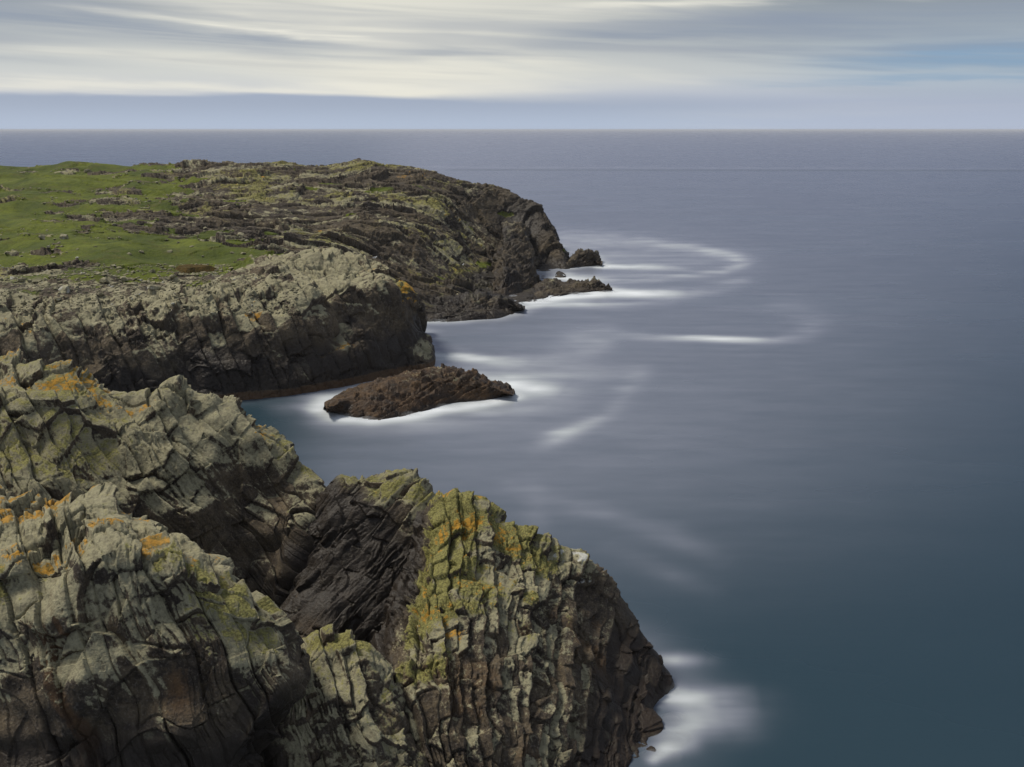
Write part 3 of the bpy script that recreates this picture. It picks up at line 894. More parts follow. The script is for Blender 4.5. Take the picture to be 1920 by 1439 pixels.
net = [[(r[0][0] + 0.2, r[0][1] + 2.5, max(r[0][2] - 2.0, -3.0))] + r for r in net]


def r_cover(c):
    z, up = c['P'][:, 2], c['up']
    px, py = c['px'], c['py']
    # distance right of the crest edge, in picture columns at the crest's row
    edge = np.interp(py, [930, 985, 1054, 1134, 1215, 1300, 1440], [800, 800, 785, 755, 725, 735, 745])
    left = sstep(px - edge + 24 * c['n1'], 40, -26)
    crest = sstep(px - edge, -20, 15) * sstep(px - edge, 150, 60) * sstep(py, 1330, 1200)
    topz = sstep(z + 1.2 * c['n1'], 8.0, 10.8)
    hi = sstep(z + 1.4 * c['n2'] + 0.7 * c['n1'], 6.3, 9.6)
    lich = 0.30 + 0.16 * hi + 0.1 * crest + 0.25 * sstep(up, 0.35, 0.8) * hi + 0.3 * (c['rnd'] - 0.5)
    moss = (0.54 * crest * sstep(up, 0.0, 0.5) + 0.38 * topz + 0.34 * hi) * (0.8 + 0.8 * c['n1'] + 0.7 * (c['rnd'] - 0.5)) + 0.25 * c['n2']
    orng = (0.47 * blob(c, 930, 1065, 150, 110) + 0.33 * blob(c, 900, 970, 60, 40)) * (0.75 + 0.6 * (c['rnd'] - 0.5) + 0.4 * c['n1']) \
        + 0.5 * blob(c, 800, 1145, 38, 22) + 0.5 * blob(c, 850, 1185, 40, 20) * sstep(up, 0.3, 0.7) + 0.4 * crest * sstep(up, 0.4, 0.8) * sstep(c['n1'], 0.0, 0.4)
    pale = 0.5 * (blob(c, 1060, 1040, 50, 25) + blob(c, 1105, 1085, 35, 35)) * sstep(c['n1'] + up, 0.2, 0.9)
    low_ = sstep(z + 0.9 * c['n1'], 2.3, 0.4)
    right = sstep(px + 60 * c['n1'] - 0.15 * (py - 1100), 1040, 1130)
    wet_shade = 0.95 * left * (1 - crest * 0.5) + 0.42 * low_ + 0.30 * right * (1 - sstep(z, 8, 10) * 0.8) + 0.45 * sstep(z + 1.3 * c['n1'], 6.0, 2.0)  # shade painted on gully side and right flank; darker low down, tide damp
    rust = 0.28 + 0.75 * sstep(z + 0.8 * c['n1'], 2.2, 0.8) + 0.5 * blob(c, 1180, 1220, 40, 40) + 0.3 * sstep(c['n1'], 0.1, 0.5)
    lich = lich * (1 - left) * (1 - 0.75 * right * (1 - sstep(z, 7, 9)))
    return pack(len(z), lich, moss * (1 - 0.9 * left), orng * (1 - left), wet_shade, 0, rust, pale)


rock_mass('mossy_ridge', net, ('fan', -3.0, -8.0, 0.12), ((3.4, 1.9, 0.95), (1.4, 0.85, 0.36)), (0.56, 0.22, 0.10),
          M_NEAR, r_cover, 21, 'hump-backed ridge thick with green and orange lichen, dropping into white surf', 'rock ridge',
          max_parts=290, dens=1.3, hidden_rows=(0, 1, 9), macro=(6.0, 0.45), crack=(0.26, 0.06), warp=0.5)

# ------------------------------------------------------------------ small hump in front of the cleft
f_c = vr((540, 1226, 53.5), (578, 1196, 54.5), (637, 1191, 54.5), (682, 1206, 54.5), (714, 1250, 54), (738, 1295, 53.3))
f_b1 = [(p[0] * 1.03, p[1] + 2, p[2] - 2) for p in f_c]
f_b2 = [(p[0] * 1.05, p[1] + 4, -3) for p in f_c]
f_1 = vr((530, 1275, 51.5), (573, 1258, 52.2), (630, 1252, 52.2), (682, 1264, 52.2), (722, 1300, 52.2), (748, 1335, 52))
f_2 = vr((495, 1335, 49.5), (555, 1328, 50), (620, 1326, 50), (680, 1334, 50), (726, 1360, 50.3), (760, 1388, 50.5))
f_3 = vr((445, 1410, 47.5), (525, 1418, 47.7), (610, 1418, 47.7), (680, 1425, 48), (737, 1438, 48.5), (782, 1445, 49))
f_4 = vr((410, 1500, 45), (510, 1510, 45.3), (610, 1510, 45.3), (690, 1515, 45.8), (750, 1520, 46.5), (800, 1525, 47))
f_5 = [(p[0], p[1] - 2, -3) for p in f_4]
net = [f_b2, f_b1, f_c, f_1, f_2, f_3, f_4, f_5]
net = [[(r[0][0] - 1.2, r[0][1] + 1.0, r[0][2] - 2.5 if r[0][2] > 0 else -3)] + r + [(r[-1][0] + 0.9, r[-1][1] + 1.5, r[-1][2] - 2.5 if r[-1][2] > 0 else -3)] for r in net]


def f_cover(c):
    z, up = c['P'][:, 2], c['up']
    top = sstep(z + 0.8 * c['n1'], 7.5, 9.6)
    lich = 0.22 + 0.32 * top + 0.3 * sstep(up, 0.35, 0.8) + 0.25 * (c['rnd'] - 0.5) - 0.25 * sstep(c['px'], 560, 480)
    moss = 0.26 * sstep(up, 0.35, 0.8) * (0.4 + 0.6 * top) + 0.3 * c['n2'] + 0.3 * blob(c, 630, 1205, 60, 18)
    wet_shade = 0.42 * sstep(z + c['n1'], 7.5, 5.0) + 0.35 * sstep(c['px'], 570, 470)  # darker low down and towards the left
    orng = 0.35 * blob(c, 635, 1205, 30, 12) * sstep(up, 0.3, 0.7)
    return pack(len(z), lich, moss, orng, wet_shade, 0, 0.25 + 0.3 * c['n1'])


rock_mass('rock_hump', net, frame((0.3, -0.3, -0.9), (0.8, 0.3, 0.3)), ((2.6, 1.8, 0.9), (1.2, 0.8, 0.32)), (0.52, 0.17, 0.08),
          M_NEAR, f_cover, 34, 'low rounded hump of cracked rock in front of the black slab', 'rock hump',
          max_parts=150, dens=1.25, hidden_rows=(0, 1), macro=(4.0, 0.5), crack=(0.26, 0.06))

# ------------------------------------------------------------------ front left buttress
a_c = vr((-330, 900, 56), (-100, 916, 55), (50, 922, 54), (150, 926, 53.5), (240, 950, 52.5), (320, 990, 51.5), (395, 1030, 50.5), (455, 1082, 49.5), (508, 1146, 48.5), (542, 1222, 47.5))
a_b1 = [(p[0] * 1.04, p[1] + 3, p[2] - 2.2) for p in a_c]
a_b2 = [(p[0] * 1.07, p[1] + 6, p[2] * 0.4) for p in a_c]
a_b3 = [(p[0] * 1.08, p[1] + 7, -3) for p in a_c]
a_m = vr((-330, 980, 51), (-100, 985, 50.5), (50, 988, 50), (145, 990, 49.8), (225, 1008, 49.5), (300, 1035, 49.2), (385, 1062, 48.8), (450, 1110, 48.2), (504, 1172, 47.6), (543, 1242, 47))
a_1 = vr((-330, 1050, 47), (-100, 1050, 47), (50, 1055, 46.6), (140, 1058, 46.5), (215, 1062, 46.5), (290, 1078, 46.6), (378, 1096, 46.9), (444, 1142, 46.9), (498, 1202, 46.7), (543, 1262, 46.4))
a_2 = vr((-330, 1160, 45.4), (-100, 1160, 45.4), (50, 1165, 45.1), (145, 1165, 45), (220, 1168, 45), (298, 1178, 45.2), (380, 1190, 45.5), (446, 1222, 45.7), (492, 1262, 45.7), (525, 1296, 45.6))
a_3 = vr((-320, 1290, 43.8), (-90, 1290, 43.8), (60, 1295, 43.6), (155, 1295, 43.6), (230, 1297, 43.6), (305, 1300, 43.8), (375, 1308, 44.1), (430, 1325, 44.4), (468, 1340, 44.6), (488, 1350, 44.6))
a_4 = vr((-310, 1440, 42.2), (-80, 1440, 42.2), (75, 1445, 42.1), (170, 1445, 42.1), (240, 1445, 42.2), (305, 1448, 42.5), (358, 1450, 42.8), (395, 1452, 43.1), (418, 1452, 43.4), (432, 1450, 43.6))
a_5 = [(p[0], p[1] - 2.2, p[2] - 6) for p in a_4]
a_6 = [(p[0], p[1] - 3.2, -3) for p in a_4]
net = [a_b3, a_b2, a_b1, a_c, a_m, a_1, a_2, a_3, a_4, a_5, a_6]
for r in net:
    p = r[-1]
    r.append((p[0] + 0.5, p[1] + 2.5, p[2] * 0.85 if p[2] > 0 else p[2]))


def a_cover(c):
    z, up = c['P'][:, 2], c['up']
    px, py = c['px'], c['py']
    # streaks run down the beds: noise drawn out along them
    st = fbm(np.stack([c['q'][:, 0] * 0.10, c['q'][:, 1] * 0.5, c['q'][:, 2] * 1.1], 1), 3, 777)
    hgt = sstep(z + 1.9 * st + 0.9 * c['n1'], 11.6, 15.6)
    redge = blob(c, 480, 1180, 70, 90)
    lich = 0.12 + 0.50 * hgt + 0.30 * redge + 0.28 * sstep(up, 0.25, 0.75) * hgt + 0.25 * (c['rnd'] - 0.5) + 0.35 * np.clip(st, 0, 1) * sstep(z, 8, 12)
    moss = 0.42 * hgt * sstep(c['n2'] + 0.5 * st + 0.35 * blob(c, 200, 1100, 160, 50), -0.2, 0.35) * sstep(py, 1000, 1060) + 0.22 * sstep(up, .4, .8) * hgt
    band = sstep(py + 40 * c['n1'], 1085, 1050) * sstep(px, 470, 380)
    orng = 0.68 * sstep(c['upf'], 0.35, 0.8) * band * sstep(c['n1'] + 0.5 * c['n2'] + 0.5 * (c['rnd'] - 0.5), -0.45, 0.1)
    wet_shade = 0.42 * sstep(z + 1.2 * st + c['n1'], 14.5, 9.5) + 0.25 * sstep(py, 1330, 1440) + 0.5 * blob(c, 500, 1330, 50, 60)  # darker down the face, along the bottom and at the right foot
    rust = 0.22 + 0.6 * sstep(np.abs(px - np.interp(py, [1100, 1440], [45, 170]) + 25 * c['n1']), 34, 8) * sstep(z, 17.5, 15.5) \
        + 0.8 * sstep(np.abs(px - np.interp(py, [1110, 1200], [95, 125]) + 12 * c['n1']), 12, 3) * sstep(np.abs(py - 1150), 70, 30) + 0.5 * blob(c, 330, 1300, 40, 60)
    return pack(len(z), lich, moss, orng, wet_shade, 0, rust)


rock_mass('rock_buttress', net, frame((0.30, -0.12, -0.94), (0.85, 0.5, 0.3)), ((4.6, 2.8, 1.45), (2.0, 1.2, 0.45)), (0.74, 0.22, 0.10),
          M_NEAR, a_cover, 44, 'nearest rock buttress, orange lichen along its top and bare brown face below', 'rock buttress',
          max_parts=290, dens=1.3, hidden_rows=(0, 1, 2, 9), macro=(5.0, 0.7), group='grey rock buttresses on the left')


# ------------------------------------------------------------------ islet and skerries: mounds between a back foot and a front foot
def mound(name, back_foot, ridge, front_foot, label, cat, seed, size=1.0, mat=None, zfoot=-1.5, group=None, parts=80, wet_shade=0.5, rust=0.5, dens=1.1, amp=1.0, mid=0.62):
    bf = [np.array(S(*p)) for p in back_foot]
    ff = [np.array(S(*p)) for p in front_foot]
    rg = [np.array(V(*p)) for p in ridge]
    n = len(rg)
    rows = [[tuple(p + (r - p) * -0.12 + np.array((0, 0, zfoot))) for p, r in zip(bf, rg)],
            [tuple(p) for p in bf], [tuple((p * (1 - mid) + r * mid) * (1, 1, 0) + np.array((0, 0, r[2] * 0.85))) for p, r in zip(bf, rg)], [tuple(r) for r in rg],
            [tuple((p + r) / 2 * (1, 1, 0) + np.array((0, 0, r[2] * 0.62))) for p, r in zip(ff, rg)],
            [tuple(p) for p in ff], [tuple(p + (r - p) * -0.12 + np.array((0, 0, zfoot))) for p, r in zip(ff, rg)]]

    def cov(c):
        z, up = c['P'][:, 2], c['up']
        zt = max(r[2] for r in rg)
        return pack(len(z), 0.02 + 0.22 * sstep(up, .4, .9) * sstep(z, .55 * zt, zt), 0.12 * sstep(up, .6, .9), 0.15 * sstep(up, .5, .9) * sstep(c['n1'], .0, .4),
                    wet_shade * (0.85 + 0.7 * c['n1']) + 0.25 * sstep(z, 0.8, 0.1), 0, rust * (0.55 + c['n1']) + 0.3 * sstep(z, 0.6 * zt, 0))
    return rock_mass(name, rows, frame((0.8, 0.2, 0.5), (-0.5, 0.3, 0.8)), ((3.0 * size, 2.4 * size, 1.0 * size), (1.1 * size, 0.9 * size, 0.4 * size)),
                     (0.75 * size * amp, 0.34 * size * amp, 0.16 * size * amp), mat or M_ISLET, cov, seed, label, cat, max_parts=parts, dens=dens, macro=(5.0 * size, 0.5 * size * amp),
                     min_faces=25, group=group)


mound('rock_islet', [(606, 768), (650, 742), (700, 724), (760, 712), (815, 704), (865, 706), (915, 718), (950, 730), (966, 740)],
      [(612, 769, 133.5), (650, 752, 137.5), (690, 739, 140), (735, 720, 143.5), (785, 709, 145), (835, 702, 146.5), (890, 714, 146), (938, 733, 144.5), (962, 741, 144)],
      [(612, 772), (650, 780), (690, 787), (735, 784), (790, 772), (845, 757), (900, 752), (940, 746), (962, 742)],
      'low brown weedy islet ringed with foam, in front of the middle cliff', 'islet', 71, 0.9, amp=1.0, wet_shade=0.52, rust=0.85)

mound('rock_ledge', [(1000, 538), (1035, 531), (1060, 533), (1080, 531), (1110, 532), (1135, 538), (1148, 544)],
      [(1000, 541, 252), (1035, 530, 254), (1062, 535, 252), (1085, 529, 252), (1115, 530, 251), (1138, 537, 249.5), (1147, 544, 249)],
      [(1000, 566), (1030, 560), (1060, 554), (1090, 550), (1115, 547), (1135, 547), (1147, 546)],
      'long dark rock ledge reaching into white foam, lower of two at the headland tip', 'rock ledge', 75, 1.3, M_FAR, group='ledges off the headland tip', parts=30, amp=1.3)
mound('rock_ledge', [(1050, 495), (1070, 488), (1090, 478), (1108, 479), (1122, 490), (1130, 497)],
      [(1050, 497, 294), (1072, 487, 296), (1090, 476, 297), (1106, 478, 297), (1119, 488, 296), (1129, 498, 294)],
      [(1050, 505), (1070, 503), (1090, 501), (1108, 500), (1120, 499), (1129, 499)],
      'dark pointed rock off the headland foot, upper of two ledges at its tip', 'rock ledge', 77, 1.2, M_FAR, group='ledges off the headland tip', parts=20, amp=1.3)
mound('skerry', [(1040, 517), (1048, 513), (1057, 515), (1062, 519)], [(1040, 517, 281), (1047, 509, 282), (1055, 511, 282), (1061, 518, 280)],
      [(1041, 520), (1048, 521), (1056, 521), (1061, 520)], 'tiny dark skerry between the two ledges at the headland tip', 'skerry', 79, 0.8, M_FAR, parts=6, amp=0.5)
mound('low_ledge', [(775, 590), (830, 572), (880, 563), (930, 566), (965, 575), (985, 580)],
      [(780, 596, 216), (838, 568, 219), (878, 559, 222), (925, 563, 222), (962, 572, 219), (983, 581, 217)],
      [(780, 606), (830, 602), (880, 597), (925, 593), (960, 586), (983, 583)],
      'rounded dark ledge at the water below the headland, left of the foam', 'rock ledge', 81, 1.4, M_FAR, parts=40, rust=0.35, wet_shade=0.75)
mound('sea_buttress', [(925, 500), (945, 470), (960, 440), (985, 440), (1005, 470), (1015, 500)],
      [(922, 505, 282), (940, 455, 287), (957, 421, 290), (975, 424, 290), (990, 460, 287), (1003, 505, 283)],
      [(925, 560), (945, 556), (965, 552), (985, 548), (1002, 542), (1014, 535)],
      'ochre-topped rock shoulder standing out below the dark end of the headland', 'rock shoulder', 83, 1.6, M_FAR, parts=40, rust=0.4, wet_shade=0.6, mid=0.8)

# ------------------------------------------------------------------ boulders and scree on the turf
rnd = random.Random(5)
nrs = np.random.RandomState(11)


def stone_mesh(seed, flat, mat):
    r = random.Random(seed)
    bm = bmesh.new()
    for _ in range(26):
        p = Vector((r.gauss(0, 1), r.gauss(0, 1), r.gauss(0, 1)))
        p.normalize()
        m = max(abs(p.x), abs(p.y), abs(p.z))
        p = p / (m ** 0.75) * r.uniform(0.8, 1.0)
        bm.verts.new((p.x, p.y * 0.75, p.z * flat))
    res = bmesh.ops.convex_hull(bm, input=bm.verts)
    bmesh.ops.delete(bm, geom=list({e for e in res['geom_interior'] + res['geom_unused'] if isinstance(e, bmesh.types.BMVert)}), context='VERTS')
    bmesh.ops.dissolve_limit(bm, angle_limit=0.12, verts=bm.verts, edges=bm.edges)
    bmesh.ops.triangulate(bm, faces=[f for f in bm.faces if len(f.verts) > 4])
    bmesh.ops.recalc_face_normals(bm, faces=bm.faces)
    me = bpy.data.meshes.new('boulder')
    bm.to_mesh(me)
    bm.free()
    n = len(me.vertices)
    lich = r.uniform(0.62, 0.95)
    a = me.attributes.new('cover', 'FLOAT_COLOR', 'POINT')
    a.data.foreach_set('color', np.tile(np.array((lich, 0.05, 0.1, 0.0), f32), n))
    a = me.attributes.new('ground', 'FLOAT_COLOR', 'POINT')
    a.data.foreach_set('color', np.tile(np.array((0, 0.1, r.random(), r.uniform(0.1, 0.42)), f32), n))
    me.materials.append(mat)
    return me


STONES = [stone_mesh(100 + k, 0.35 + 0.05 * k, M_MID) for k in range(9)]


def surface_pick(D, px, py):
    """the visible surface point of a rock mass nearest to a pixel"""
    if 'proj' not in D:
        x, y = project(D['P'])
        D['proj'] = (x, y)
    x, y = D['proj']
    k = int(np.argmin((x - px) ** 2 + (y - py) ** 2 + 1e6 * (D['P'][:, 2] < 1)))
    return Vector(D['P'][k].tolist())


def ground_at(px, py):
    a, b = surface_pick(HEAD, px, py), surface_pick(MIDC, px, py)
    best = None
    for p in (a, b):
        q = project(np.array([p]))
        e = math.hypot(q[0][0] - px, q[1][0] - py)
        if e < 9 and (best is None or p.y < best[0].y):
            best = (p, e)
    return best[0] if best else a


def boulder(px, py, size, label, group, k=None, rz=None):
    p = ground_at(px, py)
    ob = bpy.data.objects.new('boulder', STONES[k if k is not None else rnd.randrange(len(STONES))])
    scene.collection.objects.link(ob)
    s = size
    ob.scale = (s * rnd.uniform(0.85, 1.3), s * rnd.uniform(0.85, 1.2), s * rnd.uniform(0.8, 1.1))
    ob.rotation_euler = (rnd.uniform(-.25, .25), rnd.uniform(-.25, .25), rnd.uniform(0, 6.28) if rz is None else rz)
    ob.location = (p.x, p.y, p.z + 0.12 * s)
    return tag(ob, label, 'boulder', group)


named = [
    (97, 512, 0.75, 'flat pale slab of stone on the line where turf meets gravel'),
    (27, 521, 1.0, 'pale square boulder on the gravel, near the left end of the slope'),
    (16, 537, 1.0, 'dark grey boulder on the gravel, below the pale square one'),
    (40, 527, 0.8, 'brownish boulder touching the right side of the pale square one'),
    (36, 544, 0.9, 'long low pale boulder on the gravel, below the dark grey one'),
    (85, 535, 0.7, 'small pale boulder on the gravel below the flat slab'),
    (121, 546, 1.4, 'widest boulder on the gravel, low, with a dark shadow beneath it'),
    (112, 524, 0.6, 'thin grey stone on the gravel just right of the flat slab'),
    (195, 531, 1.0, 'white-topped boulder with a dark front, middle of the gravelly slope'),
    (217, 534, 0.7, 'dark wedge of stone right of the white-topped boulder'),
    (194, 516, 0.45, 'small dark stone between turf and the white-topped boulder'),
    (230, 524, 0.8, 'pale rounded boulder on the gravel, up and right of the white-topped one'),
    (248, 536, 1.0, 'grey boulder in the gravel, first right of the dark wedge'),
    (270, 531, 0.8, 'tilted pale slab in the gravel below the yellowish stone'),
    (289, 541, 1.0, 'pale long boulder in the gravel near the rocky knoll'),
    (285, 509, 0.8, 'yellowish stone on the turf left of the brown boggy patch'),
    (325, 516, 0.9, 'pale blocky stone at the lower left edge of the brown boggy patch'),
    (265, 474, 0.7, 'long flat grey slab lying alone on bright green turf'),
    (452, 442, 1.2, 'dark squat boulder at the upper rim of the green hollow'),
    (165, 323, 1.4, 'small dark boulder alone on the hillside turf near the skyline'),
    (45, 442, 1.0, 'grey boulder alone on the turf at the far left'),
    (80, 447, 1.1, 'squarish boulder on the turf right of the lone grey one'),
    (122, 448, 1.1, 'third and largest of the boulders in a row on the turf'),
]
for px, py, s, lab in named:
    boulder(px, py, s, lab, 'boulders on the turf and stony slope')
ROWS = ((500, 525, 'near the turf'), (525, 545, 'halfway down'), (545, 580, 'near the cliff edge'))
COLS = ((0, 130, 'below the flat slab'), (130, 260, 'below the green hollow'), (260, 420, 'beside the rocky knoll'))
for ya, yb, wy in ROWS:
    for xa, xb, wx in COLS:
        spots = []
        for _ in range(400):
            px, py = rnd.uniform(xa, xb), rnd.uniform(ya, yb)
            if len(spots) < 11 and all(abs(px - a) > 9 or abs(py - b) > 5 for a, b in spots):
                spots.append((px, py))
        for px, py in spots:
            boulder(px, py, rnd.choice((0.35, 0.4, 0.45, 0.5, 0.6)), 'pale angular stone on gravel, %s, %s' % (wy, wx), 'stones scattered on the gravelly slope')
for ya, yb, wy in ((425, 455, 'on the rim of the green hollow'), (455, 478, 'on the floor of the green hollow'), (478, 500, 'where the hollow meets the gravel')):
    spots = []
    while len(spots) < 13:
        px, py = rnd.uniform(0, 470), rnd.uniform(ya, yb)
        if all(abs(px - a) > 8 or abs(py - b) > 4 for a, b in spots):
            spots.append((px, py))
    for px, py in spots:
        boulder(px, py, rnd.choice((0.35, 0.45, 0.55)), 'small grey stone half sunk in turf ' + wy, 'stones in the green turf')

# gravel too small to pick apart: one mesh
base_me = STONES[3]
nv = len(base_me.vertices)
co = np.empty(nv * 3, f32)
base_me.vertices.foreach_get('co', co)
co = co.reshape(-1, 3)
bmt = bmesh.new()
bmt.from_mesh(base_me)
bmesh.ops.triangulate(bmt, faces=bmt.faces)
tri = np.array([[v.index for v in f.verts] for f in bmt.faces])
bmt.free()
hx, hy = project(HEAD['P'])
mx, my = project(MIDC['P'])
hm = np.where((hx > -10) & (hx < 480) & (hy > 496) & (hy < 532) & (HEAD['P'][:, 2] > 8))[0]
mm = np.where((mx > -10) & (mx < 560) & (my > 505) & (my < 590) & (MIDC['N'][:, 2] > 0.5))[0]
hg = np.where((hx > -10) & (hx < 500) & (hy > 320) & (hy < 496) & (HEAD['P'][:, 2] > 8) & (HEAD['rockw'] > 0.25) & (HEAD['rockw'] < 0.8))[0]
pts = np.concatenate([HEAD['P'][nrs.choice(hm, 1000)], MIDC['P'][nrs.choice(mm, 2600)], HEAD['P'][nrs.choice(hg, 900)]])
n = len(pts)
sz = np.exp(nrs.normal(-1.7, 0.4, n))[:, None] * (pts[:, 1:2] / 175)
ang = nrs.uniform(0, 6.28, n)
ca, sa = np.cos(ang)[:, None], np.sin(ang)[:, None]
vx = co[None, :, 0] * ca - co[None, :, 1] * sa
vy = co[None, :, 0] * sa + co[None, :, 1] * ca
vz = np.repeat(co[None, :, 2], n, 0)
gv = np.stack([vx, vy, vz], -1) * sz[:, :, None] + pts[:, None, :] + np.array((0, 0, 0.05))
gf = (tri[None] + (np.arange(n) * nv)[:, None, None]).reshape(-1, 3)
cov = np.tile(np.array((0.8, 0.05, 0.1, 0), f32), (n * nv, 1))
gnd = np.tile(np.array((0, 0.1, 0.5, 0.2), f32), (n * nv, 1))
gnd[:, 2] = np.repeat(nrs.rand(n), nv)
gnd[:, 3] = np.repeat(nrs.uniform(0.0, 0.4, n), nv)
gravel = link_mesh('gravel', gv.reshape(-1, 3), gf, {'cover': cov, 'ground': gnd}, M_MID)
tag(gravel, 'small pale stones strewn over the slope between turf and cliff', 'gravel', None, 'stuff')

# ------------------------------------------------------------------ brown boggy patch in the hollow
bmb = bmesh.new()
p0 = ground_at(360, 504)
ring = []
for k in range(40):
    a = k / 40 * 2 * math.pi
    rr = 1 + 0.18 * math.sin(3 * a + 1) + 0.1 * math.sin(7 * a)
    ring.append((math.cos(a) * 4.0 * rr, math.sin(a) * 3.6 * rr))
prev = None
cen = bmb.verts.new((0, 0, 0.45))
rows = []
for t in (0.35, 0.7, 0.92, 1.0):
    rows.append([bmb.verts.new((x * t, y * t, 0.45 - 0.9 * max(0, t - 0.7) / 0.3 + 0.04 * rnd.random())) for x, y in ring])
for k in range(40):
    bmb.faces.new((cen, rows[0][k], rows[0][(k + 1) % 40]))
    for a, b in zip(rows[:-1], rows[1:]):
        bmb.faces.new((a[k], b[k], b[(k + 1) % 40], a[(k + 1) % 40]))
me = bpy.data.meshes.new('boggy_patch')
bmb.to_mesh(me)
bmb.free()
mb = bpy.data.materials.new('brown_sedge')
mb.use_nodes = True
g = NG(mb.node_tree)
pos = g.n('ShaderNodeNewGeometry').outputs['Position']
bs = g.n('ShaderNodeBsdfPrincipled')
g.link(g.mix(g.ramp(g.noise(pos, 1.6, 5, 0.7), 0.35, 0.65), (0.050, 0.040, 0.012), (0.115, 0.072, 0.022)), bs.inputs['Base Color'])
bs.inputs['Roughness'].default_value = 0.95
bs.inputs['Specular IOR Level'].default_value = 0.1
bp = g.n('ShaderNodeBump')
bp.inputs['Distance'].default_value = 0.4
g.link(g.noise(pos, 3.0, 4, 0.7), bp.inputs['Height'])
g.link(bp.outputs[0], bs.inputs['Normal'])
o = g.n('ShaderNodeOutputMaterial')
g.link(bs.outputs[0], o.inputs[0])
me.materials.append(mb)
bog = bpy.data.objects.new('boggy_patch', me)
scene.collection.objects.link(bog)
bog.location = p0
tag(bog, 'brown sedge patch of boggy ground in the bottom of the green hollow', 'bog', None, 'structure')

# ------------------------------------------------------------------ gulls resting on the far rocks
mg = bpy.data.materials.new('white_feather')
mg.use_nodes = True
mg.node_tree.nodes['Principled BSDF'].inputs['Base Color'].default_value = (0.8, 0.8, 0.78, 1)
mk = bpy.data.materials.new('grey_feather')
mk.use_nodes = True
mk.node_tree.nodes['Principled BSDF'].inputs['Base Color'].default_value = (0.25, 0.26, 0.28, 1)
my_ = bpy.data.materials.new('yellow_bill')
my_.use_nodes = True
my_.node_tree.nodes['Principled BSDF'].inputs['Base Color'].default_value = (0.6, 0.35, 0.05, 1)


def lathe_x(prof, seg, mat, name, parent, squash=1.0):
    bm = bmesh.new()
    rings = []
    for x, z, r in prof:
        rings.append([bm.verts.new((x, math.cos(a) * r * squash, z + math.sin(a) * r)) for a in [2 * math.pi * k / seg for k in range(seg)]])
    for a, b in zip(rings[:-1], rings[1:]):
        for k in range(seg):
            bm.faces.new((a[k], a[(k + 1) % seg], b[(k + 1) % seg], b[k]))
    bm.faces.new(rings[0][::-1])
    bm.faces.new(rings[-1])
    me = bpy.data.meshes.new(name)
    bm.to_mesh(me)
    bm.free()
    for p in me.polygons:
        p.use_smooth = True
    me.materials.append(mat)
    ob = bpy.data.objects.new(name, me)
    scene.collection.objects.link(ob)
    ob.parent = parent
    return ob


def gull(D, px, py, label, rz):
    p = surface_pick(D, px, py)
    r = empty('gull', p + Vector((0, 0, 0.1)))
    r.rotation_euler = (0, 0, rz)
    r.scale = (1.35, 1.35, 1.35)
    tag(r, label, 'gull', 'gulls resting on the rocks')
    lathe_x([(-.32, .20, .01), (-.22, .21, .06), (-.08, .20, .115), (.06, .21, .12), (.15, .25, .085), (.20, .33, .055), (.24, .385, .06), (.28, .39, .045), (.30, .385, .02)], 10, mg, 'body', r, 0.85)
    for s in (-1, 1):
        w = lathe_x([(-.38, .22, .008), (-.22, .24, .035), (-.05, .25, .055), (.08, .24, .04), (.12, .23, .01)], 8, mk, 'wing', r, 0.45)
        w.location = (0, s * 0.085, 0.01)
        lg = lathe_x([(0, 0, .008), (.11, 0, .008)], 5, my_, 'leg', r)
        lg.rotation_euler = (0, -math.pi / 2, 0)
        lg.location = (0.02, s * 0.035, 0)
    lathe_x([(.29, .385, .014), (.345, .378, .004)], 6, my_, 'bill', r)


gull(MIDC, 704, 483, 'white gull on the rim of the middle cliff beside the ochre nose of rock', 0.4)
gull(HEAD, 941, 478, 'white gull on a ledge of the headland beside the ochre shoulder, upper of the gulls', 2.6)
gull(HEAD, 868, 500, 'white gull sitting low on the dark headland terrace, between the other gulls', 1.2)

# ------------------------------------------------------------------ sea
prow = np.concatenate([[243.75, 244.6, 246, 248], np.arange(250.5, 330, 1.5), np.arange(330, 800, 3.0), np.arange(800, 1500, 5.0), [1520, 1600, 1750, 2000, 2500, 3500, 6000]])
pcol = np.concatenate([[-9000, -5000, -2500, -1200, -600, -300, -150], np.arange(-60, 1990, 6.0), [2100, 2300, 2700, 3300, 4500, 7000, 11000]])
RR, CC = len(prow), len(pcol)
aa = PITCH + np.arctan((prow - 719.5) / FPX)
yy = CAM_H / np.tan(aa)
yy[yy <= 0] = 5.0
dep = yy * math.cos(PITCH) + CAM_H * math.sin(PITCH)
sx = (pcol[None, :] - 960) / FPX * dep[:, None]
sy = np.repeat(yy[:, None], CC, 1)
SP = np.stack([sx, sy, np.zeros_like(sx)], -1).reshape(-1, 3)
SPX, SPY = np.repeat(pcol[None, :], RR, 0).ravel(), np.repeat(prow[:, None], CC, 1).ravel()
foam = np.zeros(len(SP))
streaky = fbm(np.stack([SP[:, 0] / 22, SP[:, 1] / 5.5, np.zeros(len(SP))], 1), 4, 404, 0.55)
fuzz = fbm(np.stack([SP[:, 0] / 7, SP[:, 1] / 7, np.zeros(len(SP))], 1), 3, 405)


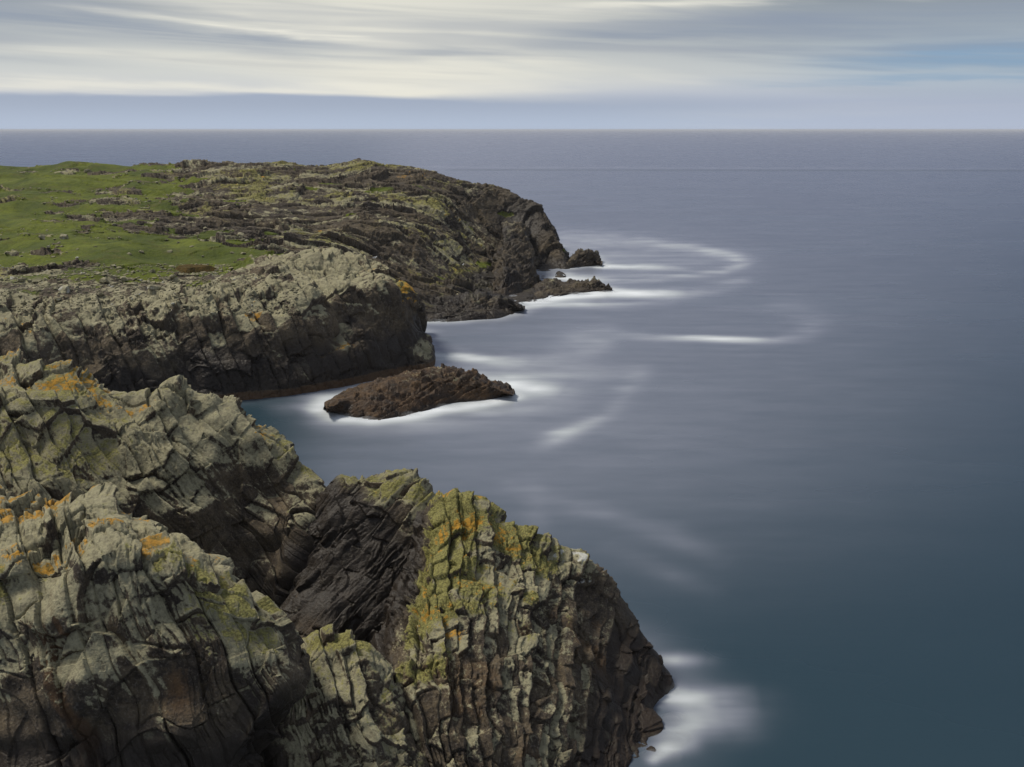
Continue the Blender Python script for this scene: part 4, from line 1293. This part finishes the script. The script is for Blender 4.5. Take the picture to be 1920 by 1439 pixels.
def stroke(pts, ax=2.5, var=0.5):
    """a band of foam along points (px, py, half width in px, strength)"""
    global foam
    best = np.zeros(len(SP))
    wx = SPX + 10 * streaky
    wy = SPY + 2.0 * streaky
    for (x0, y0, w0, i0), (x1, y1, w1, i1) in zip(pts[:-1], pts[1:]):
        ex, ey = (x1 - x0) / ax, y1 - y0
        L = max(ex * ex + ey * ey, 1e-6)
        t = np.clip((((wx - x0) / ax) * ex + (wy - y0) * ey) / L, 0, 1)
        d2 = ((wx - x0) / ax - t * ex) ** 2 + (wy - y0 - t * ey) ** 2
        w = w0 + (w1 - w0) * t
        best = np.maximum(best, (i0 + (i1 - i0) * t) * np.exp(-d2 / (w * w)))
    best = best * np.clip(1 + var * (1.3 * streaky + 0.4 * fuzz), 0.1, 1.9)
    foam = 1 - (1 - foam) * (1 - np.clip(best, 0, 0.97))


stroke([(1120, 499, 4, 0.95), (1180, 501, 4, 0.6), (1290, 503, 6, 0.062)])
stroke([(1060, 446, 13.5, 0.0992), (1200, 452, 9, 0.161), (1300, 466, 7.5, 0.186), (1380, 483, 7.5, 0.211), (1393, 496, 7.5, 0.211), (1350, 511, 6, 0.223), (1270, 520, 6, 0.174), (1160, 527, 6, 0.136), (1050, 521, 5, 0.45)], 2.0)
stroke([(1310, 465, 4.5, 0.0744), (1370, 476, 4.5, 0.136), (1410, 487, 6, 0.062)])
stroke([(1060, 470, 30, 0.155), (1200, 478, 36, 0.124), (1330, 490, 33, 0.0868)])
stroke([(1070, 522, 6, 0.5), (1140, 524, 7.5, 0.186), (1230, 526, 7.5, 0.062)])
stroke([(1000, 566, 6, 0.55), (1060, 558, 6, 0.75), (1140, 550, 7, 1), (1200, 551, 7, 0.8), (1290, 552, 9, 0.217), (1340, 545, 7.5, 0.136), (1395, 528, 7.5, 0.0868)])
stroke([(960, 578, 4, 0.7), (1020, 571, 5, 0.6), (1150, 571, 7.5, 0.236), (1250, 565, 7.5, 0.093)])
stroke([(1170, 630, 7.5, 0.0967), (1260, 634, 7.5, 0.226), (1360, 637, 5.5, 0.598), (1450, 639, 7.5, 0.177), (1510, 630, 10.5, 0.0967), (1530, 605, 15, 0.0645), (1470, 575, 18, 0.0484)])
stroke([(780, 602, 4, 0.45), (820, 602, 4, 0.5), (880, 597, 6, 0.155)])
stroke([(800, 668, 8, 0.6), (850, 668, 10, 0.7), (920, 676, 8, 0.45), (1000, 680, 12, 0.124), (1090, 670, 13.5, 0.0744), (1130, 645, 12, 0.112), (1140, 610, 12, 0.031)])
stroke([(1060, 650, 12, 0.031), (1080, 635, 12, 0.0868), (1110, 618, 12, 0.031)])
stroke([(800, 700, 9, 0.186), (900, 700, 12, 0.186), (1000, 705, 15, 0.155), (1180, 700, 12, 0.062)])
stroke([(930, 716, 9, 0.5), (960, 722, 13, 0.9), (1000, 727, 13, 0.65), (1060, 733, 16.5, 0.093)])
stroke([(960, 744, 8, 0.75), (900, 757, 8, 0.9), (830, 767, 8, 0.8), (760, 782, 7, 0.75), (690, 789, 7, 0.6), (640, 785, 8, 0.55), (600, 770, 10, 0.5), (612, 748, 10, 0.45), (660, 738, 12, 0.186)])
stroke([(540, 765, 13.5, 0.0744), (590, 755, 15, 0.174), (640, 742, 12, 0.155)])
stroke([(620, 790, 15, 0.186), (760, 795, 18, 0.174), (900, 775, 21, 0.186), (1040, 760, 18, 0.0744)])
stroke([(1000, 842, 12, 0.0527), (1040, 824, 12, 0.231), (1095, 800, 12, 0.253), (1140, 780, 12, 0.0843), (1200, 700, 15, 0.0843)], 1.6)
stroke([(960, 915, 15, 0.0632), (1080, 950, 18, 0.0949), (1250, 1000, 18, 0.0949), (1350, 1050, 18, 0.0211)], 1.6)
stroke([(1000, 920, 21, 0.0527), (1010, 985, 21, 0.0527)], 1.2)
stroke([(1150, 1030, 18, 0.0211), (1270, 1080, 18, 0.0527), (1330, 1105, 18, 0.0211)], 1.6)
stroke([(1225, 1240, 13, .26), (1270, 1238, 13, .30), (1330, 1240, 13, .05)], 2.0)
stroke([(1235, 1300, 18, .5), (1290, 1318, 22, .55), (1350, 1318, 26, .28), (1430, 1315, 26, .02)], 1.7, 1.1)
stroke([(1255, 1390, 20, .6), (1300, 1362, 30, .42), (1360, 1355, 36, .18), (1430, 1350, 36, .01)], 1.7, 1.1)
stroke([(1225, 1425, 9, .4), (1250, 1405, 12, .45), (1290, 1398, 14, .25)], 1.4)
stroke([(840, 314.0, 1.6, .05), (1300, 315.5, 1.6, .05), (1950, 317, 1.6, .02)], 30, 0.2)
film = 0.10 * np.exp(-((SPX - 1000) / 430) ** 2 - ((SPY - 830) / 230) ** 2) + 0.045 * np.exp(-((SPX - 1250) / 420) ** 2 - ((SPY - 560) / 200) ** 2)
film += 0.10 * sstep(SPX + 0.6 * (SPY - 700), 2350, 1350) * sstep(SPY, 1300, 700)
film *= sstep(SPX + 0.3 * (SPY - 740), 480, 700)
foam = 1 - (1 - foam) * (1 - np.clip(film * (1 + 0.15 * streaky), 0, 1))
# white water right along the rocks
from mathutils.kdtree import KDTree
shore = []
for o in scene.objects:
    if o.type == 'MESH' and o.parent and o.name.startswith(('rock_face', 'rock_block', 'turf_slope')):
        c = np.empty(len(o.data.vertices) * 3, f32)
        o.data.vertices.foreach_get('co', c)
        c = c.reshape(-1, 3) + np.array(o.parent.location, f32)
        shore.append(c[np.abs(c[:, 2]) < 0.25][::3])
shore = np.concatenate(shore)
kd = KDTree(len(shore))
for k, c in enumerate(shore):
    kd.insert((c[0], c[1], 0), k)
kd.balance()
dist = np.full(len(SP), 99.0)
near = np.where((SPX > -60) & (SPX < 1500) & (SPY > 430) & (SPY < 1500))[0]
for k in near:
    dist[k] = kd.find((SP[k, 0], SP[k, 1], 0))[2]
open_ = np.clip(sstep(SPX, 520, 800) + 0.2, 0, 1) * (0.35 + 0.65 * sstep(SPY, 1250, 1000))
foam = 1 - (1 - foam) * (1 - np.clip(0.24 * np.exp(-(dist / 2.8) ** 2) * open_ * (1 + 0.6 * fuzz), 0, 0.8))
calm = sstep(SPX, 760, 560) * sstep(SPY, 700, 740) * sstep(SPY, 860, 800)
slick = np.exp(-((SPY - np.interp(SPX, [840, 1950], [318.8, 320.5])) / 1.4) ** 2) * sstep(SPX, 820, 860)
att = np.stack([foam, calm, slick, np.zeros(len(SP))], 1)
# carry the sheet on behind the viewpoint
last = SP.reshape(RR, CC, 3)[-1].copy()
extra = np.stack([np.linspace(-60000, 60000, CC), np.full(CC, -30000.0), np.zeros(CC)], 1)
SP = np.concatenate([SP, extra])
att = np.concatenate([att, np.zeros((CC, 4))])
mw = bpy.data.materials.new('sea_water')
mw.use_nodes = True
g = NG(mw.node_tree)
pos = g.n('ShaderNodeNewGeometry').outputs['Position']
fo, ca_, sl, _ = ma_sep(g, 'foam')
mp = g.n('ShaderNodeMapping')
g.link(pos, mp.inputs[0])
mp.inputs['Scale'].default_value = (0.35, 1.0, 1.0)
w1 = g.noise(mp.outputs[0], 0.35, 5.0, 0.6)
w2 = g.noise(mp.outputs[0], 0.025, 4.0, 0.55)
w3 = g.noise(mp.outputs[0], 2.2, 3.0, 0.6)
wc = g.mix(g.ramp(w2, 0.3, 0.7), (0.012, 0.032, 0.042), (0.016, 0.038, 0.050))
bp = g.n('ShaderNodeBump')
bp.inputs['Strength'].default_value = 0.3
bp.inputs['Distance'].default_value = 0.25
g.link(g.math('MULTIPLY_ADD', w3, 0.25, w1), bp.inputs['Height'])
fr = g.n('ShaderNodeFresnel')
fr.inputs['IOR'].default_value = 1.333
dif = g.n('ShaderNodeBsdfDiffuse')
g.link(wc, dif.inputs['Color'])
gl = g.n('ShaderNodeBsdfGlossy')
gl.inputs['Color'].default_value = (0.72, 0.76, 1.0, 1)
g.set(gl.inputs['Roughness'], g.math('MULTIPLY_ADD', w2, 0.10, 0.22))
g.link(bp.outputs[0], gl.inputs['Normal'])
wat = g.n('ShaderNodeMixShader')
g.link(g.math('MULTIPLY', g.math('MULTIPLY', g.math('POWER', fr.outputs[0], 0.7), 0.46), g.math('MULTIPLY_ADD', sl, -0.3, 1.0)), wat.inputs[0])   # a ruffled sea mirrors less than a flat one
g.link(dif.outputs[0], wat.inputs[1])
g.link(gl.outputs[0], wat.inputs[2])
fm = g.n('ShaderNodeBsdfDiffuse')
fm.inputs['Color'].default_value = (0.60, 0.60, 0.77, 1)
mxs = g.n('ShaderNodeMixShader')
g.link(g.mix(g.ramp(fo, 0.15, 0.5), (0.62, 0.62, 0.74), (0.71, 0.74, 0.77)), fm.inputs['Color'])
ff = g.math('MULTIPLY', fo, g.math('MULTIPLY_ADD', w1, 0.5, 0.75), clamp=True)
g.link(ff, mxs.inputs[0])
g.link(wat.outputs[0], mxs.inputs[1])
g.link(fm.outputs[0], mxs.inputs[2])
o = g.n('ShaderNodeOutputMaterial')
g.link(mxs.outputs[0], o.inputs[0])
sea = link_mesh('sea', SP, grid_quads(RR + 1, CC, True), {'foam': att}, mw)
tag(sea, 'smooth grey-blue sea with soft white foam round the rocks', None, None, 'structure')

# ------------------------------------------------------------------ spray hanging over the surf: low lens-shaped bodies of mist
bmm = bmesh.new()
mist_r = random.Random(9)


def mist(px, py, rx, ry, h):
    c = S(px, py)
    for _ in range(3):
        M = Matrix.Translation((c[0] + mist_r.uniform(-.4, .4) * rx, c[1] + mist_r.uniform(-.4, .4) * ry, 0.0)) @ Matrix.Diagonal((rx * mist_r.uniform(.6, 1), ry * mist_r.uniform(.6, 1), h * mist_r.uniform(.6, 1.1), 1))
        bmesh.ops.create_icosphere(bmm, subdivisions=3, radius=1.0, matrix=M)


for a in ((1258, 1296, 1.1, .8, .5), (1266, 1350, 1.1, .8, .5), (1266, 1388, 1.3, .9, .6), (1240, 1420, 1.3, .9, .6),
          (950, 742, 2.0, 1.0, .5), (900, 755, 2.2, 1.0, .5), (840, 764, 2.2, 1.0, .5), (770, 779, 2.2, 1.0, .5), (700, 787, 2.2, 1.0, .5), (640, 781, 2.0, 1.0, .5),
          (1140, 548, 3, 1.6, .6), (1080, 552, 3, 1.6, .6), (1010, 566, 3.5, 1.6, .6), (1125, 500, 3, 1.6, .5), (820, 602, 3, 1.6, .5), (700, 708, 3, 1, .4), (560, 733, 3, 1, .4)):
    mist(*a)
me = bpy.data.meshes.new('sea_mist')
bmm.to_mesh(me)
bmm.free()
mm_ = bpy.data.materials.new('spray')
mm_.use_nodes = True
g = NG(mm_.node_tree)
vol = g.n('ShaderNodeVolumePrincipled')
vol.inputs['Color'].default_value = (0.93, 0.95, 0.97, 1)
vol.inputs['Density'].default_value = 0.2
vol.inputs['Anisotropy'].default_value = 0.0
o = g.n('ShaderNodeOutputMaterial')
g.link(vol.outputs[0], o.inputs['Volume'])
me.materials.append(mm_)
ob = bpy.data.objects.new('sea_mist', me)
scene.collection.objects.link(ob)
tag(ob, 'thin white spray hanging over the surf at the foot of the rocks', None, None, 'stuff')


# ------------------------------------------------------------------ sea air: one even body of haze round everything
bmh = bmesh.new()
bmesh.ops.create_cube(bmh, size=1.0, matrix=Matrix.Translation((0, 0, 17.5)) @ Matrix.Diagonal((140000, 140000, 49, 1)))
me = bpy.data.meshes.new('haze')
bmh.to_mesh(me)
bmh.free()
mh = bpy.data.materials.new('haze')
mh.use_nodes = True
g = NG(mh.node_tree)
vol = g.n('ShaderNodeVolumePrincipled')
vol.inputs['Color'].default_value = (0.92, 0.94, 1.0, 1)
vol.inputs['Density'].default_value = 0.00005
o = g.n('ShaderNodeOutputMaterial')
g.link(vol.outputs[0], o.inputs['Volume'])
me.materials.append(mh)
ob = bpy.data.objects.new('haze', me)
scene.collection.objects.link(ob)
tag(ob, 'thin sea haze that softens the horizon', None, None, 'stuff')
